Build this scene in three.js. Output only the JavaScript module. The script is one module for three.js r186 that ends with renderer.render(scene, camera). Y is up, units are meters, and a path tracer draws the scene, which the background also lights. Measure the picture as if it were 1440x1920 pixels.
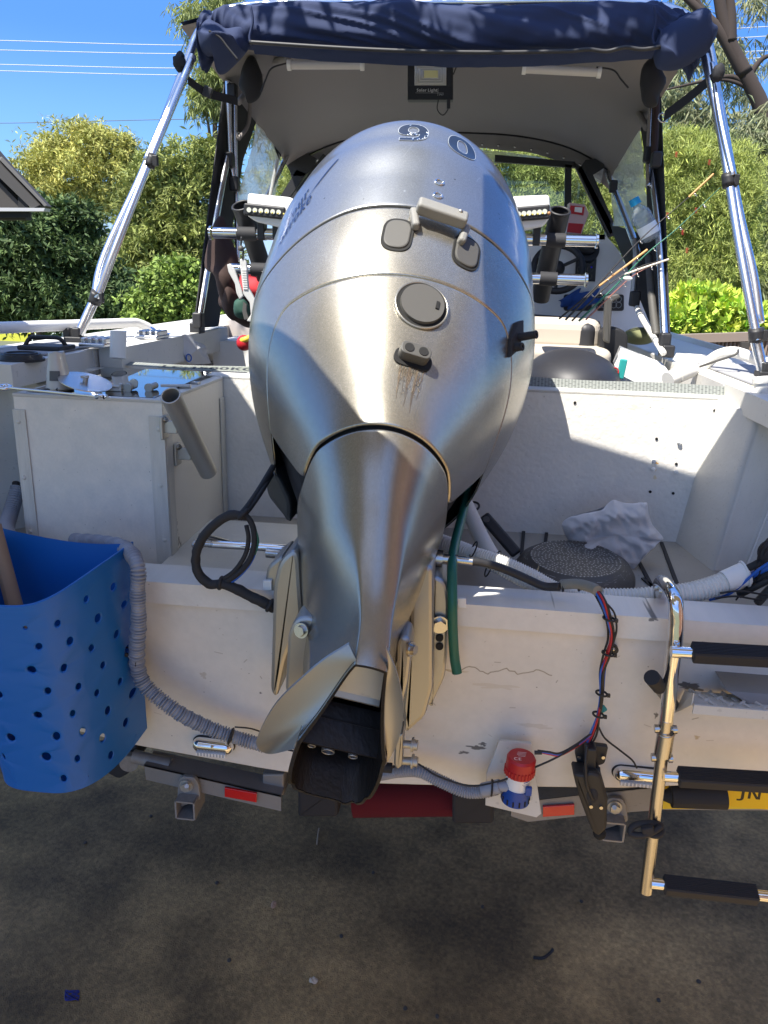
import * as THREE from 'three';
import { RoundedBoxGeometry } from 'three/addons/geometries/RoundedBoxGeometry.js';
import { mergeGeometries, mergeVertices, toCreasedNormals } from 'three/addons/utils/BufferGeometryUtils.js';

// ---------------------------------------------------------------- camera, sky, sun, exposure
const V = (x, y, z) => new THREE.Vector3(x, y, z), rad = (d) => d * Math.PI / 180;
const scene = new THREE.Scene();
const camera = new THREE.PerspectiveCamera(67.3, 3 / 4, 0.05, 400);
camera.position.set(0, 1.65, 0);
camera.rotation.set(rad(-17), rad(6), rad(1.7), 'YXZ');
camera.updateMatrixWorld(true);
const renderer = new THREE.WebGLRenderer({ antialias: true });
renderer.toneMapping = THREE.LinearToneMapping;
renderer.toneMappingExposure = 2.15;
renderer.shadowMap.enabled = true;
const SUN = V(-0.30, 0.86, 0.41).normalize();
{
  const W = 512, H = 256, d = new Float32Array(W * H * 4);
  const stops = [[-90, .10, .09, .075], [-8, .16, .15, .13], [0, .34, .44, .56], [6, .15, .33, .60], [14, .054, .18, .53], [30, .045, .15, .46], [90, .055, .145, .39]];
  for (let j = 0; j < H; j++) for (let i = 0; i < W; i++) {
    const el = ((j + .5) / H - .5) * Math.PI, az = ((i + .5) / W - .5) * 2 * Math.PI, e = el * 180 / Math.PI;
    let k = 0; while (k < stops.length - 2 && e > stops[k + 1][0]) k++;
    const t = Math.min(1, Math.max(0, (e - stops[k][0]) / (stops[k + 1][0] - stops[k][0])));
    const c = Math.cos(el), ang = Math.acos(Math.min(1, Math.max(-1, c * Math.cos(az) * SUN.x + Math.sin(el) * SUN.y + c * Math.sin(az) * SUN.z)));
    const g = e > 0 ? .62 * Math.exp(-ang * 2.3) : 0;
    for (let q = 0; q < 3; q++) d[(j * W + i) * 4 + q] = stops[k][q + 1] * (1 - t) + stops[k + 1][q + 1] * t + g * [1, .97, .9][q];
    d[(j * W + i) * 4 + 3] = 1;
  }
  const sky = new THREE.DataTexture(d, W, H, THREE.RGBAFormat, THREE.FloatType);
  sky.mapping = THREE.EquirectangularReflectionMapping; sky.magFilter = sky.minFilter = THREE.LinearFilter; sky.needsUpdate = true;
  scene.background = sky; scene.environment = sky;
}
const sun = new THREE.DirectionalLight(new THREE.Color(1, .95, .86), 5);
sun.position.copy(SUN).multiplyScalar(20).add(V(0, 1, -2)); sun.target.position.set(0, 1, -2);
sun.castShadow = true; sun.shadow.radius = 0.6; sun.shadow.mapSize.set(4096, 4096);
Object.assign(sun.shadow.camera, { left: -12, right: 12, top: 12, bottom: -12, near: 1, far: 60 });
scene.add(sun, sun.target);

// ---------------------------------------------------------------- helpers
let seed = 7;
const rnd = () => { seed = (seed + 0x6d2b79f5) | 0; let t = Math.imul(seed ^ (seed >>> 15), 1 | seed); t = (t + Math.imul(t ^ (t >>> 7), 61 | t)) ^ t; return ((t ^ (t >>> 14)) >>> 0) / 4294967296; };
const rr = (a, b) => a + (b - a) * rnd();
const sst = (a, b, x) => { const t = Math.min(1, Math.max(0, (x - a) / (b - a))); return t * t * (3 - 2 * t); };
const FOC = 1442;                       // the photograph's focal length in its own pixels, used to survey points of the place off it
const ray = (px, py) => V((px - 720) / FOC, -(py - 960) / FOC, -1).applyEuler(camera.rotation);
const onZ = (px, py, z) => { const d = ray(px, py); return d.multiplyScalar((z - 0) / d.z).add(camera.position); };
const onY = (px, py, y) => { const d = ray(px, py); return d.multiplyScalar((y - 1.65) / d.y).add(camera.position); };
const onX = (px, py, x) => { const d = ray(px, py); return d.multiplyScalar(x / d.x).add(camera.position); };
const onPlane = (px, py, p, n) => { const d = ray(px, py); return d.multiplyScalar(p.clone().sub(camera.position).dot(n) / d.dot(n)).add(camera.position); };
const zs = (list, z) => list.map(([x, y]) => onZ(x, y, z));

const used = {};
function numbered(n) { const k = used[n] = (used[n] ?? -1) + 1; return k ? n + '_' + String(k).padStart(3, '0') : n; }
const basis = new Map();
function thing(name, label, category, at, group) {
  const g = new THREE.Group(); g.name = numbered(name); g.position.copy(at); basis.set(g, at.clone()); scene.add(g);
  g.userData = { label, category }; if (group) g.userData.group = group;
  return g;
}
function part(name, geo, m, parent, label) {
  if (Array.isArray(geo)) geo = merge(geo);
  const at = basis.get(parent), o = new THREE.Mesh(geo.clone().translate(-at.x, -at.y, -at.z), m);
  o.name = name; o.castShadow = o.receiveShadow = true; parent.add(o); basis.set(o, at);
  if (label) o.userData.label = label;
  return o;
}
function solo(name, label, category, geo, m, group) {
  if (Array.isArray(geo)) geo = merge(geo);
  geo.computeBoundingBox(); const b = geo.boundingBox, at = V((b.min.x + b.max.x) / 2, b.min.y, (b.min.z + b.max.z) / 2);
  const o = new THREE.Mesh(geo.clone().translate(-at.x, -at.y, -at.z), m);
  o.name = numbered(name); o.position.copy(at); o.castShadow = o.receiveShadow = true; basis.set(o, at); scene.add(o);
  o.userData = { label, category }; if (group) o.userData.group = group;
  return o;
}
function struct(name, geo, m) { const o = new THREE.Mesh(geo, m); o.name = name; o.castShadow = o.receiveShadow = true; o.userData = { kind: 'structure' }; scene.add(o); return o; }
function merge(list) {
  return mergeGeometries(list.map((g) => {
    g = g.index ? g.toNonIndexed() : g.clone();
    for (const k of Object.keys(g.attributes)) if (!['position', 'normal', 'uv'].includes(k)) g.deleteAttribute(k);
    if (!g.attributes.uv) g.setAttribute('uv', new THREE.BufferAttribute(new Float32Array(g.attributes.position.count * 2), 2));
    return g;
  }));
}
const box = (cx, cy, cz, w, h, d, r = 0, rot) => {
  const g = r ? new RoundedBoxGeometry(w, h, d, 2, r) : new THREE.BoxGeometry(w, h, d);
  if (rot) g.applyMatrix4(new THREE.Matrix4().makeRotationFromEuler(new THREE.Euler(...rot)));
  return g.translate(cx, cy, cz);
};
// a cylinder from a to b
const rod = (a, b, r0, r1 = r0, m = 16, open = false) => {
  const d = b.clone().sub(a), g = new THREE.CylinderGeometry(r1, r0, d.length(), m, 1, open);
  g.applyQuaternion(new THREE.Quaternion().setFromUnitVectors(V(0, 1, 0), d.clone().normalize()));
  return g.translate((a.x + b.x) / 2, (a.y + b.y) / 2, (a.z + b.z) / 2);
};
const curve = (pts, t = .5) => Object.assign(new THREE.CatmullRomCurve3(pts, false, 'catmullrom', t), { arcLengthDivisions: 1200 });
const cord = (pts, r, n = 40, m = 8) => capped(curve(pts), n, () => r, m);
// sweep a circle of varying radius along a curve, with closed ends
function capped(c, n, rf, m = 12, close = true) {
  const P = [], I = [], fr = c.computeFrenetFrames(n, false), len = c.getLength();
  for (let i = 0; i <= n; i++) {
    const u = i / n, p = c.getPointAt(u), r = rf(u, len, i);
    for (let j = 0; j < m; j++) { const a = j / m * 2 * Math.PI; const q = p.clone().addScaledVector(fr.normals[i], r * Math.cos(a)).addScaledVector(fr.binormals[i], r * Math.sin(a)); P.push(q.x, q.y, q.z); }
    if (i) for (let j = 0; j < m; j++) { const k = (j + 1) % m, b = (i - 1) * m; I.push(b + j, b + m + j, b + k, b + k, b + m + j, b + m + k); }
  }
  const g = new THREE.BufferGeometry(); g.setAttribute('position', new THREE.Float32BufferAttribute(P, 3));
  if (close) for (const [i, f] of [[0, 0], [n, 1]]) for (let j = 1; j < m - 1; j++) f ? I.push(i * m, i * m + j + 1, i * m + j) : I.push(0, j, j + 1);
  g.setIndex(I); g.computeVertexNormals(); g.setAttribute('uv', new THREE.Float32BufferAttribute(new Float32Array(P.length / 3 * 2), 2));
  return g;
}
const hose = (pts, r, pitch, amp, mix) => { const c = curve(pts), L = c.getLength(), per = 5, n = Math.round(L / pitch) * per;
  return capped(c, n, (u, len, i) => { const a = mix ? amp * mix(u) : amp; return r + a * [1, .7, -1, -1, .7][i % per]; }, 16); };
// straight pipes joined with round bends
function pipe(pts, r, bend = .05, m = 14) {
  const c = new THREE.CurvePath(); let from = pts[0];
  for (let i = 1; i < pts.length - 1; i++) {
    const a = pts[i].clone().sub(pts[i - 1]), b = pts[i + 1].clone().sub(pts[i]), d = Math.min(bend, a.length() * .45, b.length() * .45);
    const s = pts[i].clone().addScaledVector(a.normalize(), -d), e = pts[i].clone().addScaledVector(b.normalize(), d);
    c.add(new THREE.LineCurve3(from, s)); c.add(new THREE.QuadraticBezierCurve3(s, pts[i].clone(), e)); from = e;
  }
  c.add(new THREE.LineCurve3(from, pts[pts.length - 1]));
  const q = []; for (const k of c.curves) { const n = k.isLineCurve3 ? 2 : 8; for (let i = (q.length ? 1 : 0); i <= n; i++) q.push(k.getPoint(i / n)); }
  return capped(new THREE.CatmullRomCurve3(q, false, 'centripetal'), 90, () => r, m);
}
// a solid between a polygon of points and the same polygon moved by a vector
function slab(pts, v) {
  const n = pts.length, q = pts.map((p) => p.clone().add(v)), P = [], tri = (a, b, c) => P.push(a.x, a.y, a.z, b.x, b.y, b.z, c.x, c.y, c.z);
  const nrm = V(0, 0, 0); for (let i = 0; i < n; i++) { const a = pts[i], b = pts[(i + 1) % n]; nrm.add(a.clone().cross(b)); }
  const flip = nrm.dot(v) > 0, up = nrm.normalize();
  const ex = Math.abs(up.y) > .9 ? V(1, 0, 0) : V(0, 1, 0).cross(up).normalize(), ey = up.clone().cross(ex);
  const faces = THREE.ShapeUtils.triangulateShape(pts.map((p) => new THREE.Vector2(p.dot(ex), p.dot(ey))), []);
  for (const [a, b, c] of faces) { if (flip) { tri(pts[a], pts[c], pts[b]); tri(q[a], q[b], q[c]); } else { tri(pts[a], pts[b], pts[c]); tri(q[a], q[c], q[b]); } }
  for (let i = 0; i < n; i++) { const k = (i + 1) % n; if (flip) { tri(pts[i], pts[k], q[k]); tri(pts[i], q[k], q[i]); } else { tri(pts[i], q[k], pts[k]); tri(pts[i], q[i], q[k]); } }
  const g = new THREE.BufferGeometry(); g.setAttribute('position', new THREE.Float32BufferAttribute(P, 3)); g.computeVertexNormals();
  const N = g.attributes.normal, uv = [];
  for (let i = 0; i < P.length / 3; i++) { const ax = Math.abs(N.getX(i)), ay = Math.abs(N.getY(i)), az = Math.abs(N.getZ(i)); const x = P[i * 3], y = P[i * 3 + 1], z = P[i * 3 + 2]; if (ay > ax && ay > az) uv.push(x, z); else if (ax > az) uv.push(z, y); else uv.push(x, y); }
  g.setAttribute('uv', new THREE.Float32BufferAttribute(uv, 2));
  return g;
}
// bevelled plate: a polygon in a plane of constant z, d deep away from the viewer
function plate(pts, d, bev = .004, round = 0) {
  const s = new THREE.Shape(), n = pts.length, z = pts.reduce((a, p) => a + p.z, 0) / n;
  if (round) for (let i = 0; i < n; i++) {
    const p = pts[i], a = pts[(i + n - 1) % n], b = pts[(i + 1) % n];
    const k = (o) => { const v = new THREE.Vector2(o.x - p.x, o.y - p.y), l = Math.min(round, v.length() * .48); v.setLength(l); return [p.x + v.x, p.y + v.y]; };
    const [sx, sy] = k(a), [ex, ey] = k(b);
    i ? s.lineTo(sx, sy) : s.moveTo(sx, sy); s.quadraticCurveTo(p.x, p.y, ex, ey);
  } else pts.forEach((p, i) => i ? s.lineTo(p.x, p.y) : s.moveTo(p.x, p.y));
  const g = new THREE.ExtrudeGeometry(s, { depth: d - 2 * bev, bevelEnabled: bev > 0, bevelSize: bev, bevelOffset: -bev, bevelThickness: bev, bevelSegments: 2, curveSegments: 8 });
  return g.translate(0, 0, z - d + bev);
}
const zrect = (x0, y0, x1, y1, z) => zs([[x0, y0], [x1, y0], [x1, y1], [x0, y1]], z);
const ball = (p, r, sx = 1, sy = 1, sz = 1, n = 18) => new THREE.SphereGeometry(r, n, Math.round(n * .7)).scale(sx, sy, sz).translate(p.x, p.y, p.z);
const ring = (p, n, R, r, a = 24, b = 10) => new THREE.TorusGeometry(R, r, b, a).applyQuaternion(new THREE.Quaternion().setFromUnitVectors(V(0, 0, 1), n.clone().normalize())).translate(p.x, p.y, p.z);
const disc = (p, n, R, t, m = 24) => { n = n.clone().normalize(); return rod(p.clone().addScaledVector(n, -t / 2), p.clone().addScaledVector(n, t / 2), R, R, m); };
const bolt = (p, n, R = .009) => { n = n.clone().normalize(); return merge([rod(p, p.clone().addScaledVector(n, R * .35), R * 1.35, R * 1.35, 16), rod(p.clone().addScaledVector(n, R * .35), p.clone().addScaledVector(n, R * 1.1), R, R * .94, 6)]); };
const warp = (g, f) => { const p = g.attributes.position, v = V(0, 0, 0); for (let i = 0; i < p.count; i++) { v.fromBufferAttribute(p, i); f(v, i); p.setXYZ(i, v.x, v.y, v.z); } g.computeVertexNormals(); return g; };
// grid surface from f(u, v)
function sheet(f, nu, nv) {
  const P = [], U = [], I = [];
  for (let j = 0; j <= nv; j++) for (let i = 0; i <= nu; i++) { const p = f(i / nu, j / nv); P.push(p.x, p.y, p.z); U.push(i / nu, j / nv); if (i < nu && j < nv) { const a = j * (nu + 1) + i; I.push(a, a + 1, a + nu + 1, a + 1, a + nu + 2, a + nu + 1); } }
  const g = new THREE.BufferGeometry(); g.setAttribute('position', new THREE.Float32BufferAttribute(P, 3)); g.setAttribute('uv', new THREE.Float32BufferAttribute(U, 2)); g.setIndex(I); g.computeVertexNormals();
  return g;
}
const lerp = (a, b, t) => a.clone().lerp(b, t);
// value noise in 3-D
const hash = (x, y, z) => { let h = Math.imul(x, 374761393) ^ Math.imul(y, 668265263) ^ Math.imul(z, 2147483647 - 1274126177); h = Math.imul(h ^ (h >>> 13), 1274126177); return ((h ^ (h >>> 16)) >>> 0) / 4294967296; };
const noise = (x, y, z = 0) => { const X = Math.floor(x), Y = Math.floor(y), Z = Math.floor(z), f = (t) => t * t * (3 - 2 * t), a = f(x - X), b = f(y - Y), c = f(z - Z), m = (p, q, t) => p + (q - p) * t, h = (i, j, k) => hash(X + i, Y + j, Z + k);
  return m(m(m(h(0, 0, 0), h(1, 0, 0), a), m(h(0, 1, 0), h(1, 1, 0), a), b), m(m(h(0, 0, 1), h(1, 0, 1), a), m(h(0, 1, 1), h(1, 1, 1), a), b), c) * 2 - 1; };
const fbm = (x, y, z = 0, o = 4) => { let s = 0, a = .5; for (let i = 0; i < o; i++) { s += a * noise(x, y, z); x *= 2.03; y *= 2.03; z *= 2.03; a *= .5; } return s; };

// ---------------------------------------------------------------- textures and materials
const canvas = (w, h, draw) => { const c = document.createElement('canvas'); c.width = w; c.height = h; const g = c.getContext('2d'); draw(g, w, h); const t = new THREE.CanvasTexture(c); t.colorSpace = THREE.SRGBColorSpace; t.anisotropy = 8; return t; };
function grain(n, f, srgb, rep = 1) {   // f(x, y) in 0..1 gives [r, g, b] or a number
  const d = new Uint8Array(n * n * 4);
  for (let j = 0; j < n; j++) for (let i = 0; i < n; i++) { let c = f(i / n, j / n); if (typeof c === 'number') c = [c, c, c]; for (let k = 0; k < 3; k++) d[(j * n + i) * 4 + k] = Math.max(0, Math.min(255, c[k] * 255)); d[(j * n + i) * 4 + 3] = 255; }
  const t = new THREE.DataTexture(d, n, n); t.wrapS = t.wrapT = THREE.RepeatWrapping; t.magFilter = THREE.LinearFilter; t.minFilter = THREE.LinearMipmapLinearFilter; t.generateMipmaps = true; t.repeat.set(rep, rep); if (srgb) t.colorSpace = THREE.SRGBColorSpace; t.needsUpdate = true; return t;
}
// noise that tiles
const tn = (x, y, f, o = 4) => { let s = 0, a = .5; for (let i = 0; i < o; i++) { const X = x * f, Y = y * f, w = (i0, j0) => hash(((i0 % f) + f) % f, ((j0 % f) + f) % f, i + f), ix = Math.floor(X), iy = Math.floor(Y), q = (t) => t * t * (3 - 2 * t), u = q(X - ix), v = q(Y - iy); s += a * ((w(ix, iy) * (1 - u) + w(ix + 1, iy) * u) * (1 - v) + (w(ix, iy + 1) * (1 - u) + w(ix + 1, iy + 1) * u) * v); f *= 2; a *= .5; } return s; };
const std = (r, g, b, rough, metal = 0, o = {}) => { const m = new THREE.MeshPhysicalMaterial({ roughness: rough, metalness: metal, side: THREE.DoubleSide, ...o }); m.color.setRGB(r, g, b); return m; };
const T = {
  brush: grain(512, (x, y) => .5 + .5 * (tn(x, y, 8, 5) - .47) + .18 * (tn(x, y, 64, 2) - .37)),
  orange: grain(256, (x, y) => tn(x, y, 48, 3)),
  speck: grain(512, () => .5 + .5 * (rnd() - .5)),
  scuff: grain(512, (x, y) => { const s = tn(x, y, 6, 5); return .42 + .3 * s + (tn(x, y, 64, 2) > .56 ? .12 : 0); }),
  flake: grain(512, () => { const r = rnd(); const k = .82 + .15 * (rnd() - .5) + (r > .988 ? .18 : 0); return [k, k * .985, k * .95]; }, true),
  scratch: (() => { const t = canvas(1024, 1024, (g, w, h) => { const im = g.createImageData(w, h); for (let i = 0; i < w * h; i++) { const r = rnd(), k = 206 + 30 * (rnd() - .5) + (r > .992 ? 40 : 0); im.data[i * 4] = k; im.data[i * 4 + 1] = k; im.data[i * 4 + 2] = k; im.data[i * 4 + 3] = 255; } g.putImageData(im, 0, 0);
    for (let i = 0; i < 70; i++) { g.strokeStyle = i % 4 ? '#f6f6f6' : '#8b8d90'; g.globalAlpha = .3 + .6 * rnd(); g.lineWidth = .8 + 1.6 * rnd() * rnd(); const x = rnd() * w, y = rnd() * h, a = rnd() * 6.28, l = 15 + 120 * rnd() * rnd(); g.beginPath(); g.moveTo(x, y); g.quadraticCurveTo(x + Math.cos(a) * l * .5 + rr(-9, 9), y + Math.sin(a) * l * .5 + rr(-9, 9), x + Math.cos(a) * l, y + Math.sin(a) * l); g.stroke(); }
    for (let i = 0; i < 90; i++) { g.globalAlpha = .5 + .5 * rnd(); g.fillStyle = i % 3 ? '#ffffff' : '#5c5c5a'; g.beginPath(); g.ellipse(rnd() * w, rnd() * h, 1 + 2.5 * rnd(), 1 + 2 * rnd(), 0, 0, 7); g.fill(); } }); t.wrapS = t.wrapT = THREE.RepeatWrapping; return t; })(),
  weave: grain(128, (x, y) => .5 + .25 * Math.sin(x * 2 * Math.PI * 32) * Math.sin(y * 2 * Math.PI * 32) + .2 * (rnd() - .5)),
  paint: grain(1024, (x, y) => { const s = tn(x, y, 4, 6), f = tn(x, y, 90, 2); const k = .86 + .12 * (s - .45) - (f > .63 ? .06 : 0) + .015 * (rnd() - .5); return [k, k * .985, k * .955]; }, true),
};
const clones = (t, r, q = r) => { const c = t.clone(); c.repeat.set(r, q); c.needsUpdate = true; return c; };
const M = {
  white: std(.92, .92, .91, .42, 0, { map: T.paint, bumpMap: T.brush, bumpScale: .0016 }),
  cap: std(.86, .87, .86, .4, 0, { map: T.paint, bumpMap: T.brush, bumpScale: .002 }),
  plastic: std(.80, .79, .76, .45),
  pvc: std(.78, .76, .70, .35),
  silver: std(.62, .605, .57, .27, .82, { map: clones(T.flake, 1.6), bumpMap: clones(T.speck, 5), bumpScale: .00007 }),
  silverTop: std(.47, .49, .515, .30, .78, { map: clones(T.scratch, 1.3), bumpMap: clones(T.speck, 6), bumpScale: .00007, clearcoat: .6, clearcoatRoughness: .10 }),
  bracket: std(.40, .395, .385, .40, .85),
  padGrey: std(.075, .072, .066, .55),
  handle: std(.24, .235, .22, .5, .1, { bumpMap: clones(T.orange, 3), bumpScale: .0003 }),
  black: std(.018, .018, .02, .5), rubber: std(.022, .022, .025, .75), gap: std(.008, .008, .008, .8),
  soot: std(.014, .012, .011, .4, 0, { bumpMap: clones(T.brush, 3), bumpScale: .003 }),
  chrome: std(.82, .82, .82, .07, 1), steel: std(.56, .54, .51, .26, 1), alu: std(.72, .73, .74, .2, 1, { roughnessMap: clones(T.scuff, 2), roughness: .42 }), dullAlu: std(.52, .51, .48, .42, .9, { roughnessMap: T.scuff, roughness: .9 }),
  galv: std(.40, .40, .41, .6, .35, { map: clones(T.paint, 2) }),
  blueTub: std(.004, .125, .45, .45, 0, { bumpMap: T.brush, bumpScale: .001 }),
  navy: std(.016, .028, .078, .85, 0, { sheen: .5, sheenRoughness: .6, bumpMap: clones(T.weave, 8), bumpScale: .0005 }),
  canvasGrey: std(.24, .22, .21, .95, 0, { bumpMap: clones(T.weave, 6), bumpScale: .0004 }),
  canvasBlack: std(.016, .016, .019, .8, 0, { bumpMap: clones(T.weave, 6), bumpScale: .0004 }),
  brownCloth: std(.040, .022, .018, .9),
  greyHose: std(.27, .29, .34, .45), whiteHose: std(.74, .73, .68, .4), green: std(.012, .13, .085, .4), greenPale: std(.35, .5, .3, .5),
  red: std(.45, .015, .02, .4), redCloth: std(.5, .03, .04, .8), reflector: std(.62, .01, .012, .25, 0, { clearcoat: 1 }), carpet: std(.17, .008, .016, .98, 0, { bumpMap: clones(T.speck, 4), bumpScale: .003 }),
  blueP: std(.008, .06, .30, .4), wireRed: std(.5, .02, .03, .4), wireBlue: std(.02, .12, .5, .4), teal: std(.02, .30, .28, .5), yellow: std(.75, .5, .04, .5),
  beige: std(.48, .43, .36, .7), darkSeat: std(.022, .022, .026, .5), wood: std(.30, .20, .12, .7), cloth: std(.92, .91, .91, .98, 0, { bumpMap: clones(T.speck, 3), bumpScale: .004, sheen: .4 }),
  web: std(.36, .37, .36, .85),
};
const glass = (r, g, b, rough = .03) => new THREE.MeshPhysicalMaterial({ color: new THREE.Color().setRGB(r, g, b), roughness: rough, transmission: 1, thickness: 0, ior: 1.45, side: THREE.DoubleSide });

// ---------------------------------------------------------------- the outboard motor, tilted up: sections along its axis
const motor = (() => {
  const KA = [-.15, 0, .12, .25, .38, .52, .66, .80, .94, 1.06, 1.16, 1.24, 1.28];
  const KB = [.0006, .0442, .0600, .1037, .1583, .1888, .2262, .2655, .2974, .3195, .2990, .140, .020];
  const KW = [.078, .0700, .0836, .1141, .1562, .2209, .2842, .3168, .3152, .2989, .252, .162, .0668];
  const KF = [-.175, -.185, -.24, -.30, -.34, -.37, -.38, -.38, -.38, -.36, -.32, -.26, -.2];
  const tilt = rad(55), A = V(0, Math.cos(tilt), -Math.sin(tilt)), B = V(0, Math.sin(tilt), Math.cos(tilt)), O = V(-.16, 1.06, -1.05);
  const cub = (y, x) => {
    const n = KA.length, d = (i) => (y[i + 1] - y[i]) / (KA[i + 1] - KA[i]), h = (i) => KA[i + 1] - KA[i];
    const m = (i) => i === 0 ? d(0) : i === n - 1 ? d(n - 2) : (d(i - 1) * h(i) + d(i) * h(i - 1)) / (KA[i + 1] - KA[i - 1]);
    let i = 0; while (i < n - 2 && x > KA[i + 1]) i++;
    const H = h(i), t = (x - KA[i]) / H, q = t * t, c = q * t;
    return (2 * c - 3 * q + 1) * y[i] + (c - 2 * q + t) * H * m(i) + (3 * q - 2 * c) * y[i + 1] + (c - q) * H * m(i + 1);
  };
  const S = (a, ph, off = 0) => {
    const bk = cub(KB, a), w = cub(KW, a) + off, fr = cub(KF, a), c = (bk + fr) / 2, h = (bk - fr) / 2 + off;
    let x = w * Math.sin(ph), b = c + h * Math.cos(ph);
    const L = sst(.25, .05, a);
    if (L > 0) {                              // the leg: a flat ridge and hollow flanks
      const q = Math.abs(ph), s = Math.sign(ph), wr = .0255 + .030 * sst(.06, .36, a) + off * .5, top = bk + off;
      let X, Y; const F0 = .42, F1 = 1.65, mid = c - h * .08;
      if (q < F0) { X = wr * q / F0; Y = top - .004 * (q / F0) ** 2; }
      else if (q < F1) { const t = (q - F0) / (F1 - F0); X = wr + (w - wr) * (t * .62 + .38 * t * t); Y = top - .004 + (mid - top) * (t ** 1.05); }
      else { const t = (q - F1) / (Math.PI - F1); X = w * Math.max(0, Math.cos(t * Math.PI / 2)) ** .42; Y = mid + (c - h - mid) * Math.sin(t * Math.PI / 2) ** .8; }
      x += (s * X - x) * L; b += (Y - b) * L;
    }
    const psi = .193 + .155 * sst(.36, .04, a), y = b + .1;
    const x2 = x * Math.cos(psi) + y * Math.sin(psi) - .0087 - .025 * a, b2 = y * Math.cos(psi) - x * Math.sin(psi) - .1;
    return O.clone().addScaledVector(A, a).addScaledVector(B, b2).add(V(x2, 0, 0));
  };
  const frame = (a, ph, off = 0) => { const p = S(a, ph, off), ta = S(a + .002, ph, off).sub(S(a - .002, ph, off)).normalize(), tf = S(a, ph + .004, off).sub(S(a, ph - .004, off)).normalize(), n = tf.clone().cross(ta).normalize(); ta.copy(n).cross(tf).normalize(); return { p, m: new THREE.Matrix4().makeBasis(tf, ta, n).setPosition(p), n, tf, ta }; };
  const aEnd = (ph) => { const t = Math.abs(ph); return t < .42 ? .0 : -.105 * sst(.42, 2.4, t) - .012 * (t - .42) + .0045 * sst(1.2, 1.6, t) * noise(ph * 7, 3, 1); };
  const arc = (ph) => { const t = Math.abs(ph); return .384 - .03 * sst(.8, 1.3, t) - .12 * sst(1.25, 2.0, t); };
  const low = (ph) => { const t = Math.abs(ph); return t < 1.15 ? arc(ph) : arc(1.15) + .34 * sst(1.1, 1.85, t); };
  const seam2 = (ph) => .703 + .015 * Math.sin(ph * 1.4) - .20 * sst(.75, 1.6, Math.abs(ph + .08));
  const seam1 = (ph) => .862 + .008 * ph - .035 * sst(.3, 1.1, -ph) + .03 * sst(.8, 1.4, ph);
  function shell(lo, hi, nA, nP, lipLo, lipHi, off = 0, p0 = -Math.PI, p1 = Math.PI) {
    const rows = [];
    if (lipLo) rows.push([0, -lipLo], [0, -.0012], [.0022, -.0003]);
    for (let i = 0; i <= nA; i++) { const t = i / nA; rows.push([lipLo && i === 0 ? .004 : t, 0, i === 0 && lipLo ? 1 : 0]); }
    if (lipHi) { rows.pop(); rows.push([-.004, 0], [-.0022, -.0003], [0, -.0012, 2], [0, -lipHi, 2]); }
    const P = [], U = [], I = [];
    rows.forEach((r, j) => { for (let i = 0; i <= nP; i++) {
      const ph = p0 + (p1 - p0) * i / nP, l = lo(ph), h = hi(ph); let a;
      const fromLo = lipLo && j < 4, fromHi = lipHi && j >= rows.length - 4;
      a = fromLo ? l + r[0] : fromHi ? h + r[0] : l + (h - l) * r[0];
      const p = S(a, ph, off + (r[1] || 0)); P.push(p.x, p.y, p.z); U.push(ph * .28, a);
      if (j && i < nP) { const b = (j - 1) * (nP + 1) + i; I.push(b, b + 1, b + nP + 1, b + 1, b + nP + 2, b + nP + 1); }
    } });
    const g = new THREE.BufferGeometry(); g.setAttribute('position', new THREE.Float32BufferAttribute(P, 3)); g.setAttribute('uv', new THREE.Float32BufferAttribute(U, 2)); g.setIndex(I); g.computeVertexNormals();
    return g;
  }
  const t = thing('outboard_motor', 'large silver outboard motor tilted up on the white transom with its lower unit missing', 'outboard motor', V(-.17, .8, -1.42));
  const put = (g, a, ph, lift = 0, rot = 0) => { const f = frame(a, ph); return g.rotateZ(rot).translate(0, 0, lift).applyMatrix4(f.m); };
  const leg = part('leg', shell(aEnd, (p) => arc(p) - .0048, 60, 140, 0, .005), M.silver, t, 'tapering lower cover with flat ridge and open end');
  const mid = part('lower_cowl', [shell((p) => low(p) + .0052, (p) => seam2(p) - .0008, 50, 150, .0045, .004), shell((p) => seam2(p) + .0008, (p) => seam1(p) - .0028, 30, 150, .004, .012)], M.silver, t, 'matt silver lower cowl with round cap');
  const top = part('upper_cowl', shell((p) => seam1(p) + .0028, () => 1.28, 70, 150, .012, 0), M.silverTop, t, 'glossy blue grey upper cowl with number decal');
  part('cowl_liner', [shell((p) => low(p) - .02, () => 1.2, 40, 90, 0, 0, -.012), shell((p) => Math.min(arc(p), .36) - .1, (p) => arc(p) + .06, 8, 90, 0, 0, -.013, -1.3, 1.3)], M.gap, t);
  part('engine_pan', shell(() => .30, () => .72, 16, 60, 0, 0, -.03), M.rubber, t, 'black pan under the cowl edge');
  // recessed grips with the lifting handle between them
  const stadium = (w, h, r, d, bev = .003) => { const s = new THREE.Shape(), x = w / 2, y = h / 2; s.moveTo(-x + r, -y); s.lineTo(x - r, -y); s.quadraticCurveTo(x, -y, x, -y + r); s.lineTo(x, y - r); s.quadraticCurveTo(x, y, x - r, y); s.lineTo(-x + r, y); s.quadraticCurveTo(-x, y, -x, y - r); s.lineTo(-x, -y + r); s.quadraticCurveTo(-x, -y, -x + r, -y); return new THREE.ExtrudeGeometry(s, { depth: d, bevelEnabled: bev > 0, bevelSize: bev, bevelOffset: -bev, bevelThickness: bev, bevelSegments: 2, curveSegments: 8 }); };
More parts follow.
